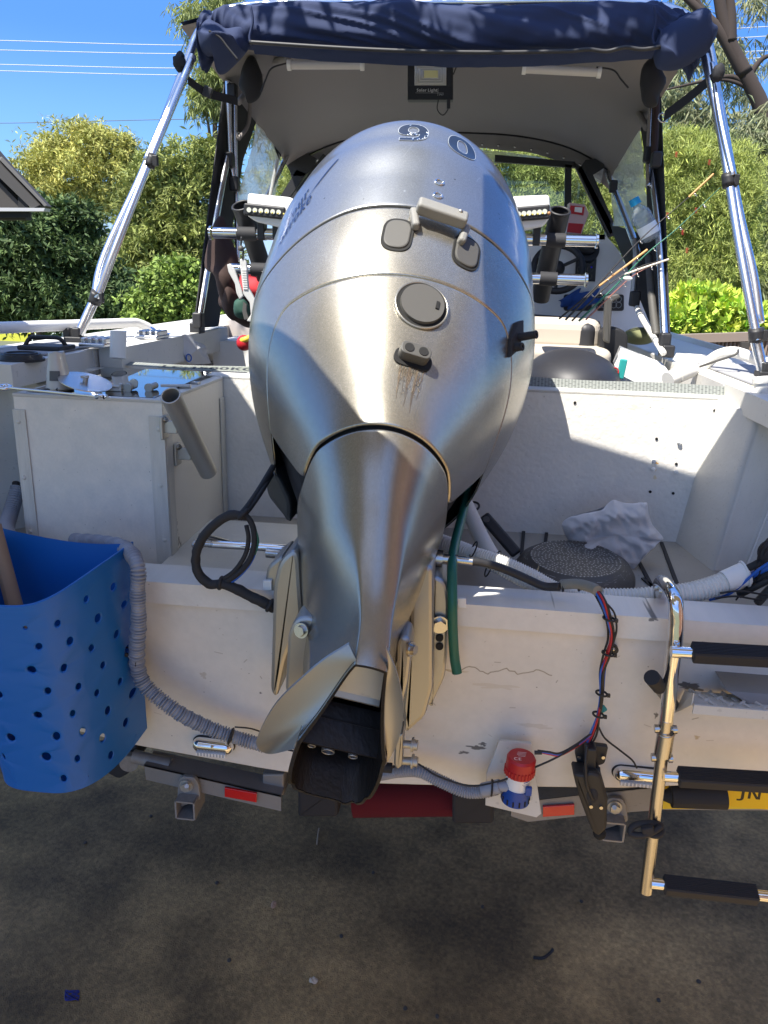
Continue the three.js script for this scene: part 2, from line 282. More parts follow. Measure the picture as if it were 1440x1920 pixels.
  for (const [a, ph, r] of [[.79, -.108, -.05], [.798, .333, .05]]) {
    const g = part('grip', put(stadium(.050, .068, .024, .010), a, ph, -.008, r), M.padGrey, mid, 'dark oval grip recess');
    part('recess', put(stadium(.060, .080, .029, .008, .001), a, ph, -.0075, r), M.gap, mid);
  }
  const hdl = part('lifting_handle', [put(new RoundedBoxGeometry(.100, .026, .028, 3, .006), .842, .128, .023), put(new RoundedBoxGeometry(.015, .046, .020, 2, .006), .825, -.02, .010, .25), put(new RoundedBoxGeometry(.015, .046, .020, 2, .006), .825, .285, .010, -.1)], M.handle, t, 'raised grey bar across the cowl seam');
  part('button', put(new THREE.SphereGeometry(.005, 12, 8), .848, .22, .037), M.bracket, hdl);
  const cap = part('round_cap', put(new THREE.CylinderGeometry(.041, .042, .012, 40).rotateX(Math.PI / 2), .645, .103, .0035), M.padGrey, mid, 'dark round flush plug');
  part('cap_groove', put(new THREE.RingGeometry(.0405, .0475, 48), .645, .103, .0022), M.gap, mid);
  part('cap_rim', put(new THREE.TorusGeometry(.0495, .0025, 8, 48), .645, .103, .0015), M.silver, mid);
  part('slot', put(new THREE.BoxGeometry(.006, .016, .004), .648, .197, .0115), M.gap, cap);
  const tt = part('water_outlet', put(stadium(.056, .026, .0125, .030, .002), .534, .106, -.006), M.padGrey, mid, 'oblong outlet with two holes');
  part('outlet_well', put(stadium(.070, .036, .018, .006, .001), .530, .112, -.0042), M.gap, mid);
  for (const s of [-.013, .013]) part('outlet_hole', put(new THREE.CylinderGeometry(.0085, .0085, .006, 20).rotateX(Math.PI / 2).translate(s, 0, 0), .534, .106, .0245), M.gap, tt);
  const pg = part('flush_plate', put((() => { const s = new THREE.Shape([[-.004, .046], [.012, .022], [.012, -.018], [-.002, -.05], [-.018, -.02], [-.017, .026]].map((p) => new THREE.Vector2(...p))); return new THREE.ExtrudeGeometry(s, { depth: .006, bevelSize: .002, bevelThickness: .002, bevelSegments: 1 }); })(), .718, .88, 0), M.rubber, mid, 'black plate with two nozzles');
  for (const [y, l] of [[.005, .04], [-.024, .018]]) part('nozzle', put(merge([new THREE.CylinderGeometry(.0075, .0085, l, 16, 1, true).rotateX(Math.PI / 2).translate(0, 0, l / 2), new THREE.TorusGeometry(.006, .0026, 8, 16).translate(0, 0, l)]).translate(.001, y, 0), .718, .88, .004), M.rubber, pg);
  for (const a of [.944, .908]) part('vent', [put(new THREE.TorusGeometry(.0085, .0022, 8, 24).scale(1, .8, 1), a, .107, .001)], M.chrome, top);
  // printed decals lie on the cowl
  const patch = (a0, a1, p0, p1, off) => sheet((u, v) => S(a0 + (a1 - a0) * v, p0 + (p1 - p0) * u, off), 40, 12);
  const decal = (tx) => new THREE.MeshPhysicalMaterial({ map: tx, transparent: true, alphaTest: .4, roughness: .35, clearcoat: .6, side: THREE.DoubleSide });
  part('number_decal', patch(1.040, 1.112, -.29, .46, .0012), decal(canvas(1024, 256, (g, w, h) => {
    g.clearRect(0, 0, w, h); g.font = 'bold 292px sans-serif'; g.textBaseline = 'middle'; g.textAlign = 'center'; g.lineJoin = 'round';
    for (const [c, x] of [['9', 250], ['0', 745]]) { g.save(); g.translate(x, h / 2 + 8); g.scale(2.05, 1.0); g.lineWidth = 5; g.strokeStyle = '#aab0b6'; g.strokeText(c, 0, 0); g.fillStyle = '#1b2333'; g.fillText(c, 0, 0); g.restore(); }
    g.globalCompositeOperation = 'source-atop';
    for (let i = 0; i < 260; i++) { g.fillStyle = ['#cfd6dc', '#39496c', '#8d99a8'][i % 3]; const x = 40 + rnd() * 400, y = rnd() * h; if (fbm(x * .012, y * .012, 3) > .02) { g.beginPath(); g.ellipse(x, y, 3 + rnd() * 12, 2 + rnd() * 5, rnd() * 3, 0, 7); g.fill(); } }
  })), top, 'large dark blue 90 printed near the crown');
  part('script_decal', patch(.845, 1.03, -1.16, -.44, .0012), decal(canvas(1024, 512, (g, w, h) => {
    g.clearRect(0, 0, w, h); g.translate(70, 470); g.rotate(-.50); g.lineJoin = 'round';
    g.font = 'italic bold 118px serif'; for (const [s, c] of [[0, '#18203e']]) { g.lineWidth = s; g.strokeStyle = g.fillStyle = c; if (s) { g.strokeText('Four', 230, -60); g.strokeText('Stroke', 150, 40); } else { g.fillText('Four', 230, -60); g.fillText('Stroke', 150, 40); }
      g.beginPath(); g.moveTo(-20, 60); g.quadraticCurveTo(380, -30, 960, -95); g.quadraticCurveTo(760, -40, 560, -40); g.quadraticCurveTo(300, 0, -20, 60); s ? g.stroke() : g.fill(); }
  })), top, 'dark blue script lettering with a swoosh');
  part('salt_streaks', patch(.405, .518, -.02, .25, .0011), new THREE.MeshPhysicalMaterial({ transparent: true, alphaTest: .05, roughness: .7, side: THREE.DoubleSide, map: canvas(256, 256, (g, w, h) => {
    g.clearRect(0, 0, w, h); for (let i = 0; i < 46; i++) { const x = 30 + rnd() * 200, y0 = rnd() * 40, l = 40 + rnd() * 190 * rnd(); g.strokeStyle = ['#5a4d3e', '#6b5a45', '#4f463c'][i % 3]; g.globalAlpha = .12 + .3 * rnd(); g.lineWidth = .8 + 2.2 * rnd(); g.beginPath(); g.moveTo(x, y0); for (let k = 1; k < 8; k++) g.lineTo(x + 5 * noise(k * .8, i), y0 + l * k / 7); g.stroke(); }
    for (let i = 0; i < 60; i++) { g.globalAlpha = .3 + .5 * rnd(); g.fillStyle = i % 2 ? '#3b342c' : '#7d7362'; g.beginPath(); g.ellipse(30 + rnd() * 200, rnd() * 150, 1 + 2 * rnd(), 1 + 3 * rnd(), 0, 0, 7); g.fill(); } }) }), mid, 'dried water streaks below the outlet');
  // the open end: rim, blackened walls, webs and tube stubs
  part('exhaust_housing', shell((p) => aEnd(p) + .001, () => .20, 20, 100, 0, 0, -.006), M.soot, t, 'blackened hollow inside of the leg');
  part('rim', sheet((u, v) => { const ph = -Math.PI + 2 * Math.PI * u; return S(aEnd(ph) - .0005, ph, -.0062 * v); }, 120, 2), M.soot, t);
  const inC = (a, b, x) => { const psi = .193 + .155 * sst(.36, .04, a), y = b + .1, xx = x * Math.cos(psi) + y * Math.sin(psi) - .0087 - .025 * a, bb = y * Math.cos(psi) - x * Math.sin(psi) - .1; return O.clone().addScaledVector(A, a).addScaledVector(B, bb).add(V(xx, 0, 0)); };
  part('inner_plate', slab([inC(.05, -.005, -.034), inC(.05, -.005, .034), inC(.0, -.062, .046), inC(.0, -.062, -.046)], A.clone().multiplyScalar(.006)), M.dullAlu, t, 'metal plate across the opening');
  part('plate_lip', slab([inC(.0, -.062, -.046), inC(.0, -.062, .046), inC(-.008, -.068, .047), inC(-.008, -.068, -.047)], B.clone().multiplyScalar(-.004)), M.bracket, t);
  part('back_wall', slab([inC(.08, .03, -.022), inC(.08, .03, .022), inC(.06, -.17, .05), inC(.06, -.17, -.05)], A.clone().multiplyScalar(.004)), M.soot, t);
  part('web', slab([inC(.0, -.108, -.066), inC(.0, -.108, .066), inC(-.074, -.116, .064), inC(-.074, -.116, -.064)], B.clone().multiplyScalar(-.006)), M.soot, t, 'dark web dividing the opening');
  part('pocket_floor', slab([inC(-.03, -.11, -.064), inC(-.03, -.11, .064), inC(-.03, -.17, .045), inC(-.03, -.17, -.045)], A.clone().multiplyScalar(.004)), M.soot, t);
  for (const [x, b, r] of [[-.012, -.142, .011], [.03, -.14, .008], [-.042, -.132, .007]]) part('tube_stub', [rod(inC(-.072, b, x), inC(-.03, b, x), r, r, 14, true), ring(inC(-.072, b, x), A, r - .001, .0012, 16, 6)], M.dullAlu, t);
  // thin flared plates either side of the opening
  const pn = (px, py, o = 0) => { const n = A.clone().multiplyScalar(-.8).addScaledVector(B, .45).normalize(); return onPlane(px, py, inC(-.03, -.05, 0).addScaledVector(n, o), n); };
  const fin = (p0, p1, outer, label) => {
    const inner = []; for (let i = 0; i <= 12; i++) { const ph = p0 + (p1 - p0) * i / 12; inner.push(S(aEnd(ph) + .006, ph, .001)); }
    const ci = curve(inner), q = outer.map((p) => pn(...p)); q.push(inner[12].clone().addScaledVector(A, -.004)); const co = curve(q);
    const f = (o) => sheet((u, v) => ci.getPoint(u).lerp(co.getPoint(u), v).add(A.clone().multiplyScalar(-.008 * v * v * Math.sin(u * Math.PI) + o)), 40, 10);
    part('splash_plate', [f(0), f(.004), sheet((u, v) => co.getPoint(u).add(A.clone().multiplyScalar(-.008 * Math.sin(u * Math.PI) + .004 * v)), 40, 1)], M.fin ??= std(.40, .39, .37, .40, .8), t, label);
  };
  fin(-.40, -1.75, [[654, 1208], [610, 1232], [575, 1258], [520, 1310], [487, 1368], [484, 1394], [506, 1410]], 'wide flared plate left of the opening');
  fin(.42, 1.75, [[724, 1215], [746, 1262], [757, 1325], [748, 1380], [728, 1422]], 'narrow flared plate right of the opening');
  // clamp brackets, arms, bolts
  const br1 = part('clamp_bracket', [plate(zs([[512, 1100], [523, 1052], [548, 1030], [560, 1040], [568, 1160], [536, 1235], [520, 1310], [506, 1300]], -1.30), .16, .008, .02), plate(zs([[497, 1082], [502, 1062], [530, 1040], [536, 1130], [520, 1160], [500, 1140]], -1.36), .10, .006, .01)], M.bracket, t);
  const br2 = part('clamp_bracket', [plate(zs([[772, 1085], [790, 1058], [812, 1064], [812, 1290], [797, 1345], [760, 1378], [752, 1330], [766, 1200]], -1.29), .16, .008, .012), plate(zs([[812, 1078], [836, 1092], [842, 1128], [838, 1228], [834, 1270], [806, 1330], [806, 1120]], -1.34), .11, .006, .012)], M.bracket, t);
  part('swivel_bracket', [plate(zs([[566, 1060], [772, 1060], [760, 1250], [735, 1390], [590, 1390], [560, 1200]], -1.36), .06, .006, .02)], M.dullAlu, t);
  part('mount_bolt', bolt(onZ(824, 1170, -1.335), V(.1, 0, 1), .013), M.steel, br2);
  for (const y of [1196, 1212]) part('bolt_hole', disc(onZ(824, y, -1.338), V(0, 0, 1), .0075, .003), M.gap, br2);
  const arm1 = part('mount_arm', plate(zs([[534, 1300], [540, 1190], [551, 1163], [570, 1156], [592, 1160], [588, 1205], [571, 1268], [556, 1310]], -1.19), .07, .006, .014), M.bracket, t);
  part('arm_bolt', bolt(onZ(566, 1182, -1.185), V(-.3, .2, 1), .010), M.steel, arm1);
  const arm2 = part('mount_arm', plate(zs([[742, 1310], [744, 1205], [752, 1192], [768, 1197], [772, 1218], [766, 1275], [752, 1335]], -1.19), .07, .006, .010), M.bracket, t);
  part('arm_bolt', bolt(onZ(769, 1217, -1.19), V(1, .1, .5), .010), M.steel, arm2);
  const lug = part('lower_lug', plate(zs([[740, 1382], [756, 1374], [754, 1436], [746, 1444], [738, 1436]], -1.30), .05, .004, .006), M.bracket, t);
  for (const y of [1395, 1426]) part('lug_bolt', [rod(onZ(752, y, -1.32), onZ(772, y + 1, -1.32), .008, .008, 12), bolt(onZ(772, y + 1, -1.32), V(1, 0, .1), .011)], M.dullAlu, lug);
  part('grey_underpart', [plate(zs([[497, 890], [520, 888], [545, 940], [545, 985], [520, 955], [500, 930]], -1.52), .12, .008, .015)], M.padGrey, t);
  return { t, S, frame };
})();

// ---------------------------------------------------------------- the boat: hull, motor well, decks
const boat = thing('motorboat', 'white painted aluminium motorboat seen from behind on a trailer', 'boat', V(-.19, .55, -2.6));
const wash = (x0, y0, x1, y1, z, W, H, draw) => canvas(W, H, (g) => {
  const cx = (p) => (p.x - x0) / (x1 - x0) * W, cy = (p) => (y1 - p.y) / (y1 - y0) * H;
  g.fillStyle = '#e0dcd4'; g.fillRect(0, 0, W, H);
  const im = g.getImageData(0, 0, W, H), q = im.data;
  for (let j = 0; j < H; j++) for (let i = 0; i < W; i++) { const n = fbm(i * .012, j * .012, 1, 5), f = fbm(i * .09, j * .09, 5, 3), k = 1 + .05 * n + .02 * f, o = (j * W + i) * 4; q[o] *= k; q[o + 1] *= k * (1 - .01 * n); q[o + 2] *= k * (1 - .02 * n); }
  g.putImageData(im, 0, 0);
  // flakes, scratches and stains, drawn where they are
  const at = (px, py) => { const p = onZ(px, py, z); return [cx(p), cy(p)]; };
  const flake = (px, py, w, h, c, n = 9, seedA = 0) => { const [x, y] = at(px, py), s = W / (x1 - x0) / 1000; g.fillStyle = c; g.beginPath(); for (let i = 0; i < n * 3; i++) { const a = i / n / 3 * 6.283, r = .65 + .55 * noise(Math.cos(a) * 2 + px, Math.sin(a) * 2 + py, i * .4 + seedA); g.lineTo(x + Math.cos(a) * w * s * r, y + Math.sin(a) * h * s * r); } g.closePath(); g.fill(); };
  draw(g, flake, at, W / (x1 - x0));
});
{
  const X0 = -1.25, X1 = .95, Y0 = .5, Y1 = 1.1;
  const tex = wash(X0, Y0, X1, Y1, -1.39, 2048, 560, (g, flake, at, s) => {
    for (const [x, y, w, h] of [[892, 1413, 22, 7], [868, 1424, 12, 5], [905, 1407, 10, 6], [1300, 1290, 30, 10], [1290, 1283, 24, 8], [1420, 1278, 26, 12], [1430, 1290, 18, 9], [905, 1168, 4, 3], [880, 1150, 4, 5], [486, 1305, 4, 3], [1232, 1345, 5, 9], [700, 1430, 6, 3]]) flake(x, y, w, h, '#6f6f6e');
    for (let i = 0; i < 120; i++) flake(rr(260, 1440), rr(1110, 1400), rr(.5, 1.8), rr(.5, 1.5), ['#4b4742', '#8d857a', '#a39a8c'][i % 3], 4, i);
    g.strokeStyle = '#8c8371'; g.lineWidth = 1.6; g.beginPath(); for (let i = 0; i <= 40; i++) { const [x, y] = at(835 + i * 5, 1255 + 5 * Math.sin(i * .5) + i * .15 + 3 * noise(i * .7, 2)); g.lineTo(x, y); } g.stroke();
    for (const [x, y, w, h, c] of [[1292, 1180, 16, 5, '#a07c34'], [1306, 1182, 9, 4, '#b8965a'], [1286, 1186, 8, 6, '#7d6026'], [850, 1258, 40, 4, '#bfb49b'], [770, 1350, 30, 18, '#cfc8ba'], [940, 1290, 60, 10, '#d2cbbd'], [380, 1270, 10, 12, '#c2baab'], [1010, 1370, 50, 9, '#d0c9bc'], [1310, 1390, 9, 5, '#b3a27f']]) { g.globalAlpha = .75; flake(x, y, w, h, c); g.globalAlpha = 1; }
    for (let i = 0; i < 26; i++) { const [x, y] = at(rr(270, 1430), rr(1110, 1400)); g.strokeStyle = i % 2 ? '#a8a196' : '#7e776c'; g.lineWidth = rr(.6, 1.3); g.beginPath(); g.moveTo(x, y); g.lineTo(x + rr(-18, 18), y + rr(-8, 8)); g.stroke(); }
  });
  const skin = std(1, 1, 1, .4, 0, { map: tex, bumpMap: clones(T.brush, 4.4, 1.2), bumpScale: .0014 });
  const outline = [[-1.2, .74], [-.95, .68], [-.69, .632], [-.40, .60], [-.19, .585], [.02, .603], [.37, .64], [.62, .685], [.9, .76], [.93, 1.02], [-1.25, 1.02]];
  const rake = (y) => -1.376 - (1.02 - y) * .12;
  const tr = warp(plate(outline.map(([x, y]) => V(x, y, 0)), .045, .004, .01), (v) => { v.z += rake(v.y); });
  { const p = tr.attributes.position, uv = []; for (let i = 0; i < p.count; i++) uv.push((p.getX(i) - X0) / (X1 - X0), (p.getY(i) - Y0) / (Y1 - Y0)); tr.setAttribute('uv', new THREE.Float32BufferAttribute(uv, 2)); }
  const transom = part('transom', tr, skin, boat, 'chipped white painted transom plate');
  // folded cap along the top of the transom
  const capTex = wash(X0, .98, X1, 1.1, -1.36, 2048, 128, (g, flake) => { for (const [x, y, w, h] of [[930, 1122, 18, 8], [945, 1118, 13, 10], [912, 1112, 9, 5], [985, 1128, 12, 6], [1000, 1122, 7, 9], [1165, 1128, 28, 4], [1110, 1130, 14, 3], [1225, 1160, 13, 7], [1240, 1150, 7, 9], [1320, 1205, 8, 3]]) flake(x, y, w, h, '#77787a'); for (let i = 0; i < 30; i++) flake(rr(260, 1430), rr(1085, 1160), rr(1, 3), rr(.6, 2), '#9a958c', 5, i); });
  const cg = slab([V(-1.25, 1.058, -1.36), V(-1.25, 1.012, -1.36), V(-1.25, 1.012, -1.372), V(-1.25, 1.046, -1.374), V(-1.25, 1.046, -1.44), V(-1.25, 1.0, -1.444), V(-1.25, 1.0, -1.456), V(-1.25, 1.058, -1.456)], V(2.18, 0, 0));
  { const p = cg.attributes.position, uv = []; for (let i = 0; i < p.count; i++) uv.push((p.getX(i) - X0) / (X1 - X0), (p.getY(i) - .98) / .12 - .3 * (p.getZ(i) + 1.36)); cg.setAttribute('uv', new THREE.Float32BufferAttribute(uv, 2)); }
  part('transom_cap', cg, std(1, 1, 1, .38, 0, { map: capTex, bumpMap: clones(T.brush, 6, .4), bumpScale: .0015 }), boat, 'folded white rail with flaking grey patches');
  for (const [x, y] of [[501, 1095], [866, 1128]]) part('cap_clip', plate(zrect(x - 8, y - 6, x + 8, y + 12, -1.352), .008, .001), M.plastic, boat);
  // holes, drain, plate, step
  part('hole', disc(onZ(1290, 1178, -1.388), V(0, 0, 1), .0085, .004), M.gap, transom);
  const dr = part('drain', [ring(onZ(1376, 1273, -1.392), V(0, .1, 1), .022, .006), disc(onZ(1376, 1273, -1.396), V(0, .1, 1), .02, .006)], M.plastic, transom, 'round white drain fitting');
  part('drain_bore', disc(onZ(1376, 1274, -1.391), V(0, .1, 1), .0165, .006), std(.10, .07, .04, .8), dr);
  part('maker_plate', (() => { const g = plate(zrect(1416, 1176, 1452, 1204, -1.374), .004, .0006); return g; })(), std(.55, .53, .48, .4, .6), transom, 'small stamped metal plate');
  { const p = onZ(1434, 1190, -1.3725), g = new THREE.PlaneGeometry(.034, .024).translate(p.x, p.y, p.z); part('plate_print', g, std(1, 1, 1, .5, .3, { map: canvas(128, 96, (c) => { c.fillStyle = '#aaa69a'; c.fillRect(0, 0, 128, 96); c.strokeStyle = c.fillStyle = '#33302a'; c.lineWidth = 3; c.strokeRect(4, 4, 120, 88); c.strokeRect(20, 34, 100, 28); c.font = 'bold 22px serif'; c.fillText('AU', 26, 56); c.beginPath(); c.arc(14, 16, 6, 0, 7); c.stroke(); c.font = 'bold 18px serif'; c.fillText('PRAC', 30, 84); }) }), transom); }
  const st = part('step', [slab([onZ(1264, 1338, -1.385), onZ(1283, 1296, -1.385), onZ(1300, 1300, -1.25), onZ(1296, 1322, -1.25)], V(.002, .0, 0)), slab([onZ(1283, 1294, -1.385), V(.86, onZ(1283, 1294, -1.385).y, -1.385), V(.86, onZ(1300, 1322, -1.24).y, -1.24), onZ(1302, 1322, -1.24)], V(0, -.006, 0)),
    slab([onZ(1302, 1322, -1.24), V(.86, onZ(1302, 1322, -1.24).y, -1.24), V(.86, onZ(1302, 1322, -1.24).y - .016, -1.238), V(onZ(1300, 1322, -1.24).x, onZ(1302, 1322, -1.24).y - .016, -1.238)], V(0, 0, -.004))], M.cap, transom, 'white tread plate step with worn edges');
  const sy = onZ(1302, 1322, -1.24).y; part('tread', Array.from({ length: 70 }, (_, i) => box(.46 + (i % 14) * .03, onZ(1283, 1294, -1.385).y + (sy - onZ(1283, 1294, -1.385).y) * (.12 + .19 * Math.floor(i / 14)) + .002, -1.385 + .145 * (.12 + .19 * Math.floor(i / 14)), .016, .003, .005, 0, [.2, (i + Math.floor(i / 14)) % 2 ? .8 : -.8, 0])), M.cap, st);
  part('step_gusset', slab([V(.50, sy - .005, -1.39), V(.86, sy - .005, -1.39), V(.86, sy - .05, -1.36), V(.62, sy - .045, -1.36), V(.54, sy - .02, -1.37)], V(0, 0, .08)), M.galv, st);
  const nub = part('drain_spout', rod(onZ(1228, 1278, -1.30), onZ(1262, 1322, -1.39), .012, .012), M.galv, transom);
  part('rubber_end', rod(onZ(1222, 1270, -1.285), onZ(1236, 1288, -1.315), .0145, .0135), M.rubber, nub);
  // hull sides and bottom behind the transom
  part('hull_bottom', [sheet((u, v) => { const x = -1.2 + 2.1 * u, d = Math.abs(x + .19); return V(x, .59 + d * .15 - .02 * v, -1.43 - 4.2 * v); }, 20, 4)], M.galv, boat);
  for (const [x, s] of [[-1.25, -1], [.93, 1]]) part('hull_side', slab([V(x, 1.02, -1.38), V(x - s * .05, .74, -1.41), V(x - s * .05, .74, -6), V(x + s * .04, 1.43, -6), V(x + s * .02, 1.43, -1.75), V(x + s * .01, 1.3, -1.6)], V(s * .01, 0, 0)), M.white, boat);
  // motor well: floor, bulkhead, the raised corner mouldings
  const floor = part('well_floor', slab([V(-1.22, .985, -1.45), V(.92, .985, -1.45), V(.92, .985, -2.06), V(-1.22, .985, -2.06)], V(0, -.02, 0)), std(.46, .45, .43, .6, 0, { map: clones(T.paint, 1.5), bumpMap: T.brush, bumpScale: .001 }), boat, 'grey painted well floor with dark seams');
  for (const [a, b] of [[[982, 993], [978, 1040]], [[1025, 997], [1020, 1040]], [[1205, 1085], [1222, 1100]], [[1185, 1030], [1222, 1100]], [[1240, 1018], [1270, 1098]], [[1110, 1000], [1118, 1060]]]) { const p = onY(...a, .9865), q = onY(...b, .9865), n = q.clone().sub(p).cross(V(0, 1, 0)).setLength(.0045); part('floor_seam', slab([p.clone().add(n), q.clone().add(n), q.clone().sub(n), p.clone().sub(n)], V(0, .003, 0)), M.rubber, floor); }
  part('well_step', [box(-.47, 1.0, -1.72, .40, .03, .38, .006)], M.cap, boat);
  const bh = wash(-1.25, .95, .95, 1.42, -2.05, 2048, 440, (g, flake) => { for (const [x, y, w, h, c] of [[1230, 868, 7, 6, '#c98d3c'], [1226, 880, 6, 8, '#d9b06b'], [1228, 895, 7, 7, '#e0cda4'], [1268, 884, 3, 4, '#c9b48e'], [1190, 765, 24, 8, '#dad2c4'], [1285, 800, 10, 5, '#d4cabb']]) { g.globalAlpha = .8; flake(x, y, w, h, c); g.globalAlpha = 1; } for (let i = 0; i < 70; i++) flake(rr(950, 1300), rr(735, 985), rr(.5, 2), rr(.5, 1.8), ['#8f8a80', '#c3bbab'][i % 2], 4, i); });
  const bg = slab([V(-1.23, .985, -2.05), V(.66, .985, -2.05), V(.66, 1.372, -2.05), V(-1.23, 1.372, -2.05)], V(0, 0, -.045));
  { const p = bg.attributes.position, uv = []; for (let i = 0; i < p.count; i++) uv.push((p.getX(i) + 1.25) / 2.2, (p.getY(i) - .95) / .47); bg.setAttribute('uv', new THREE.Float32BufferAttribute(uv, 2)); }
  const bulk = part('bulkhead', bg, std(1, 1, 1, .38, 0, { map: bh, bumpMap: clones(T.orange, 5.5, 1.2), bumpScale: .0011 }), boat, 'white bulkhead closing the motor well');
  for (const [x, y] of [[1078, 755], [1340, 770], [1231, 823], [1268, 870], [1267, 884], [1219, 922], [1262, 925]]) part('screw_hole', disc(onZ(x, y, -2.0495), V(0, 0, 1), .0038, .003, 12), M.gap, bulk);
  for (const [x, y] of [[1274, 829], [1226, 865], [1225, 880], [1268, 885]]) part('screw', [rod(onZ(x, y, -2.05), onZ(x, y, -2.043), .006, .006, 14), ball(onZ(x, y, -2.043), .0055, 1, 1, .5)], M.plastic, bulk);
  part('bulkhead_rail', box(-.285, 1.376, -2.085, 1.9, .010, .070, .004), M.cap, boat);
  for (const s of [1, -1]) {                                    // mirrored corner mouldings
    const mx = (x) => s > 0 ? x : -.42 - x;
    const L = (x, y, z) => V(mx(x), y, z);
    const a0 = L(.58, .985, -2.06), a1 = L(.618, .985, -1.84), a2 = L(.70, .985, -1.86), a3 = L(.93, .985, -1.62), b0 = L(.632, 1.374, -2.06), b1 = L(.675, 1.36, -1.87), b2 = L(.76, 1.40, -1.84), b3 = L(.95, 1.43, -1.66);
    const strip = (lo, hi) => sheet((u, v) => { const i = Math.min(lo.length - 2, Math.floor(u * (lo.length - 1))), t = u * (lo.length - 1) - i, p = lerp(lerp(lo[i], lo[i + 1], t), lerp(hi[i], hi[i + 1], t), v); return p; }, 24, 10);
    part('corner_moulding', [strip([a0, a1, a2, a3], [b0, b1, b2, b3]), slab([b0, b1, b2, b3, L(.95, 1.43, -2.06)], V(0, -.004, 0))], M.cap, boat, s > 0 ? 'angled white moulding in the starboard corner' : 'angled white moulding in the port corner');
    if (s > 0) for (const d of [0, .007]) part('drain_track', cord([L(.703 + d, 1.0, -1.855), L(.765 + d, 1.37, -1.838)], .0022, 4, 6), M.plastic, boat);
  }
  // side decks and gunwales
  const gw = (x0, x1, z0, z1, y) => slab([V(x0, y, z0), V(x1, y, z0), V(x1, y, z1), V(x0, y, z1)], V(0, -.055, 0));
  part('side_deck', [gw(-1.34, -1.06, -1.70, -6, 1.43), slab([V(-1.057, 1.428, -2.1), V(-1.057, 1.30, -2.1), V(-1.057, 1.30, -6), V(-1.057, 1.428, -6)], V(-.02, 0, 0))], M.white, boat, 'port side deck');
  part('side_deck', [gw(.66, .98, -1.70, -6, 1.41), slab([V(.657, 1.408, -2.1), V(.657, 1.28, -2.1), V(.657, 1.28, -6), V(.657, 1.408, -6)], V(.02, 0, 0))], M.white, boat, 'starboard side deck');
  part('cockpit_lining', [slab([V(-1.053, 1.297, -2.1), V(-1.053, .9, -2.1), V(-1.053, .9, -6), V(-1.053, 1.297, -6)], V(-.01, 0, 0)), slab([V(.653, 1.277, -2.1), V(.653, .9, -2.1), V(.653, .9, -6), V(.653, 1.277, -6)], V(.01, 0, 0))], std(.55, .52, .49, .7), boat);
  part('cockpit_floor', slab([V(-1.05, .9, -2.1), V(.65, .9, -2.1), V(.65, .9, -6), V(-1.05, .9, -6)], V(0, -.02, 0)), std(.15, .15, .15, .8), boat);
  part('deck_tread', slab([V(-1.27, 1.432, -1.9), V(-1.09, 1.432, -1.9), V(-1.09, 1.432, -2.3), V(-1.27, 1.432, -2.3)], V(0, .004, 0)), std(.32, .32, .33, .85), boat); part('deck_tread', slab([V(.72, 1.412, -2.05), V(.9, 1.412, -2.05), V(.9, 1.412, -2.6), V(.72, 1.412, -2.6)], V(0, .004, 0)), std(.32, .32, .33, .85), boat);
  part('deck_box', [slab([V(-1.052, 1.437, -2.12), V(-.985, 1.437, -2.12), V(-.985, 1.437, -3.1), V(-1.052, 1.437, -3.1)], V(0, -.085, 0))], M.cap, boat, 'long white box section inside the port gunwale');
  part('deck_box', slab(zs([[1172, 668], [1258, 702], [1240, 742], [1158, 700]], -2.5), V(.02, .015, -.22)), M.plastic, boat, 'white block inside the starboard gunwale');
}

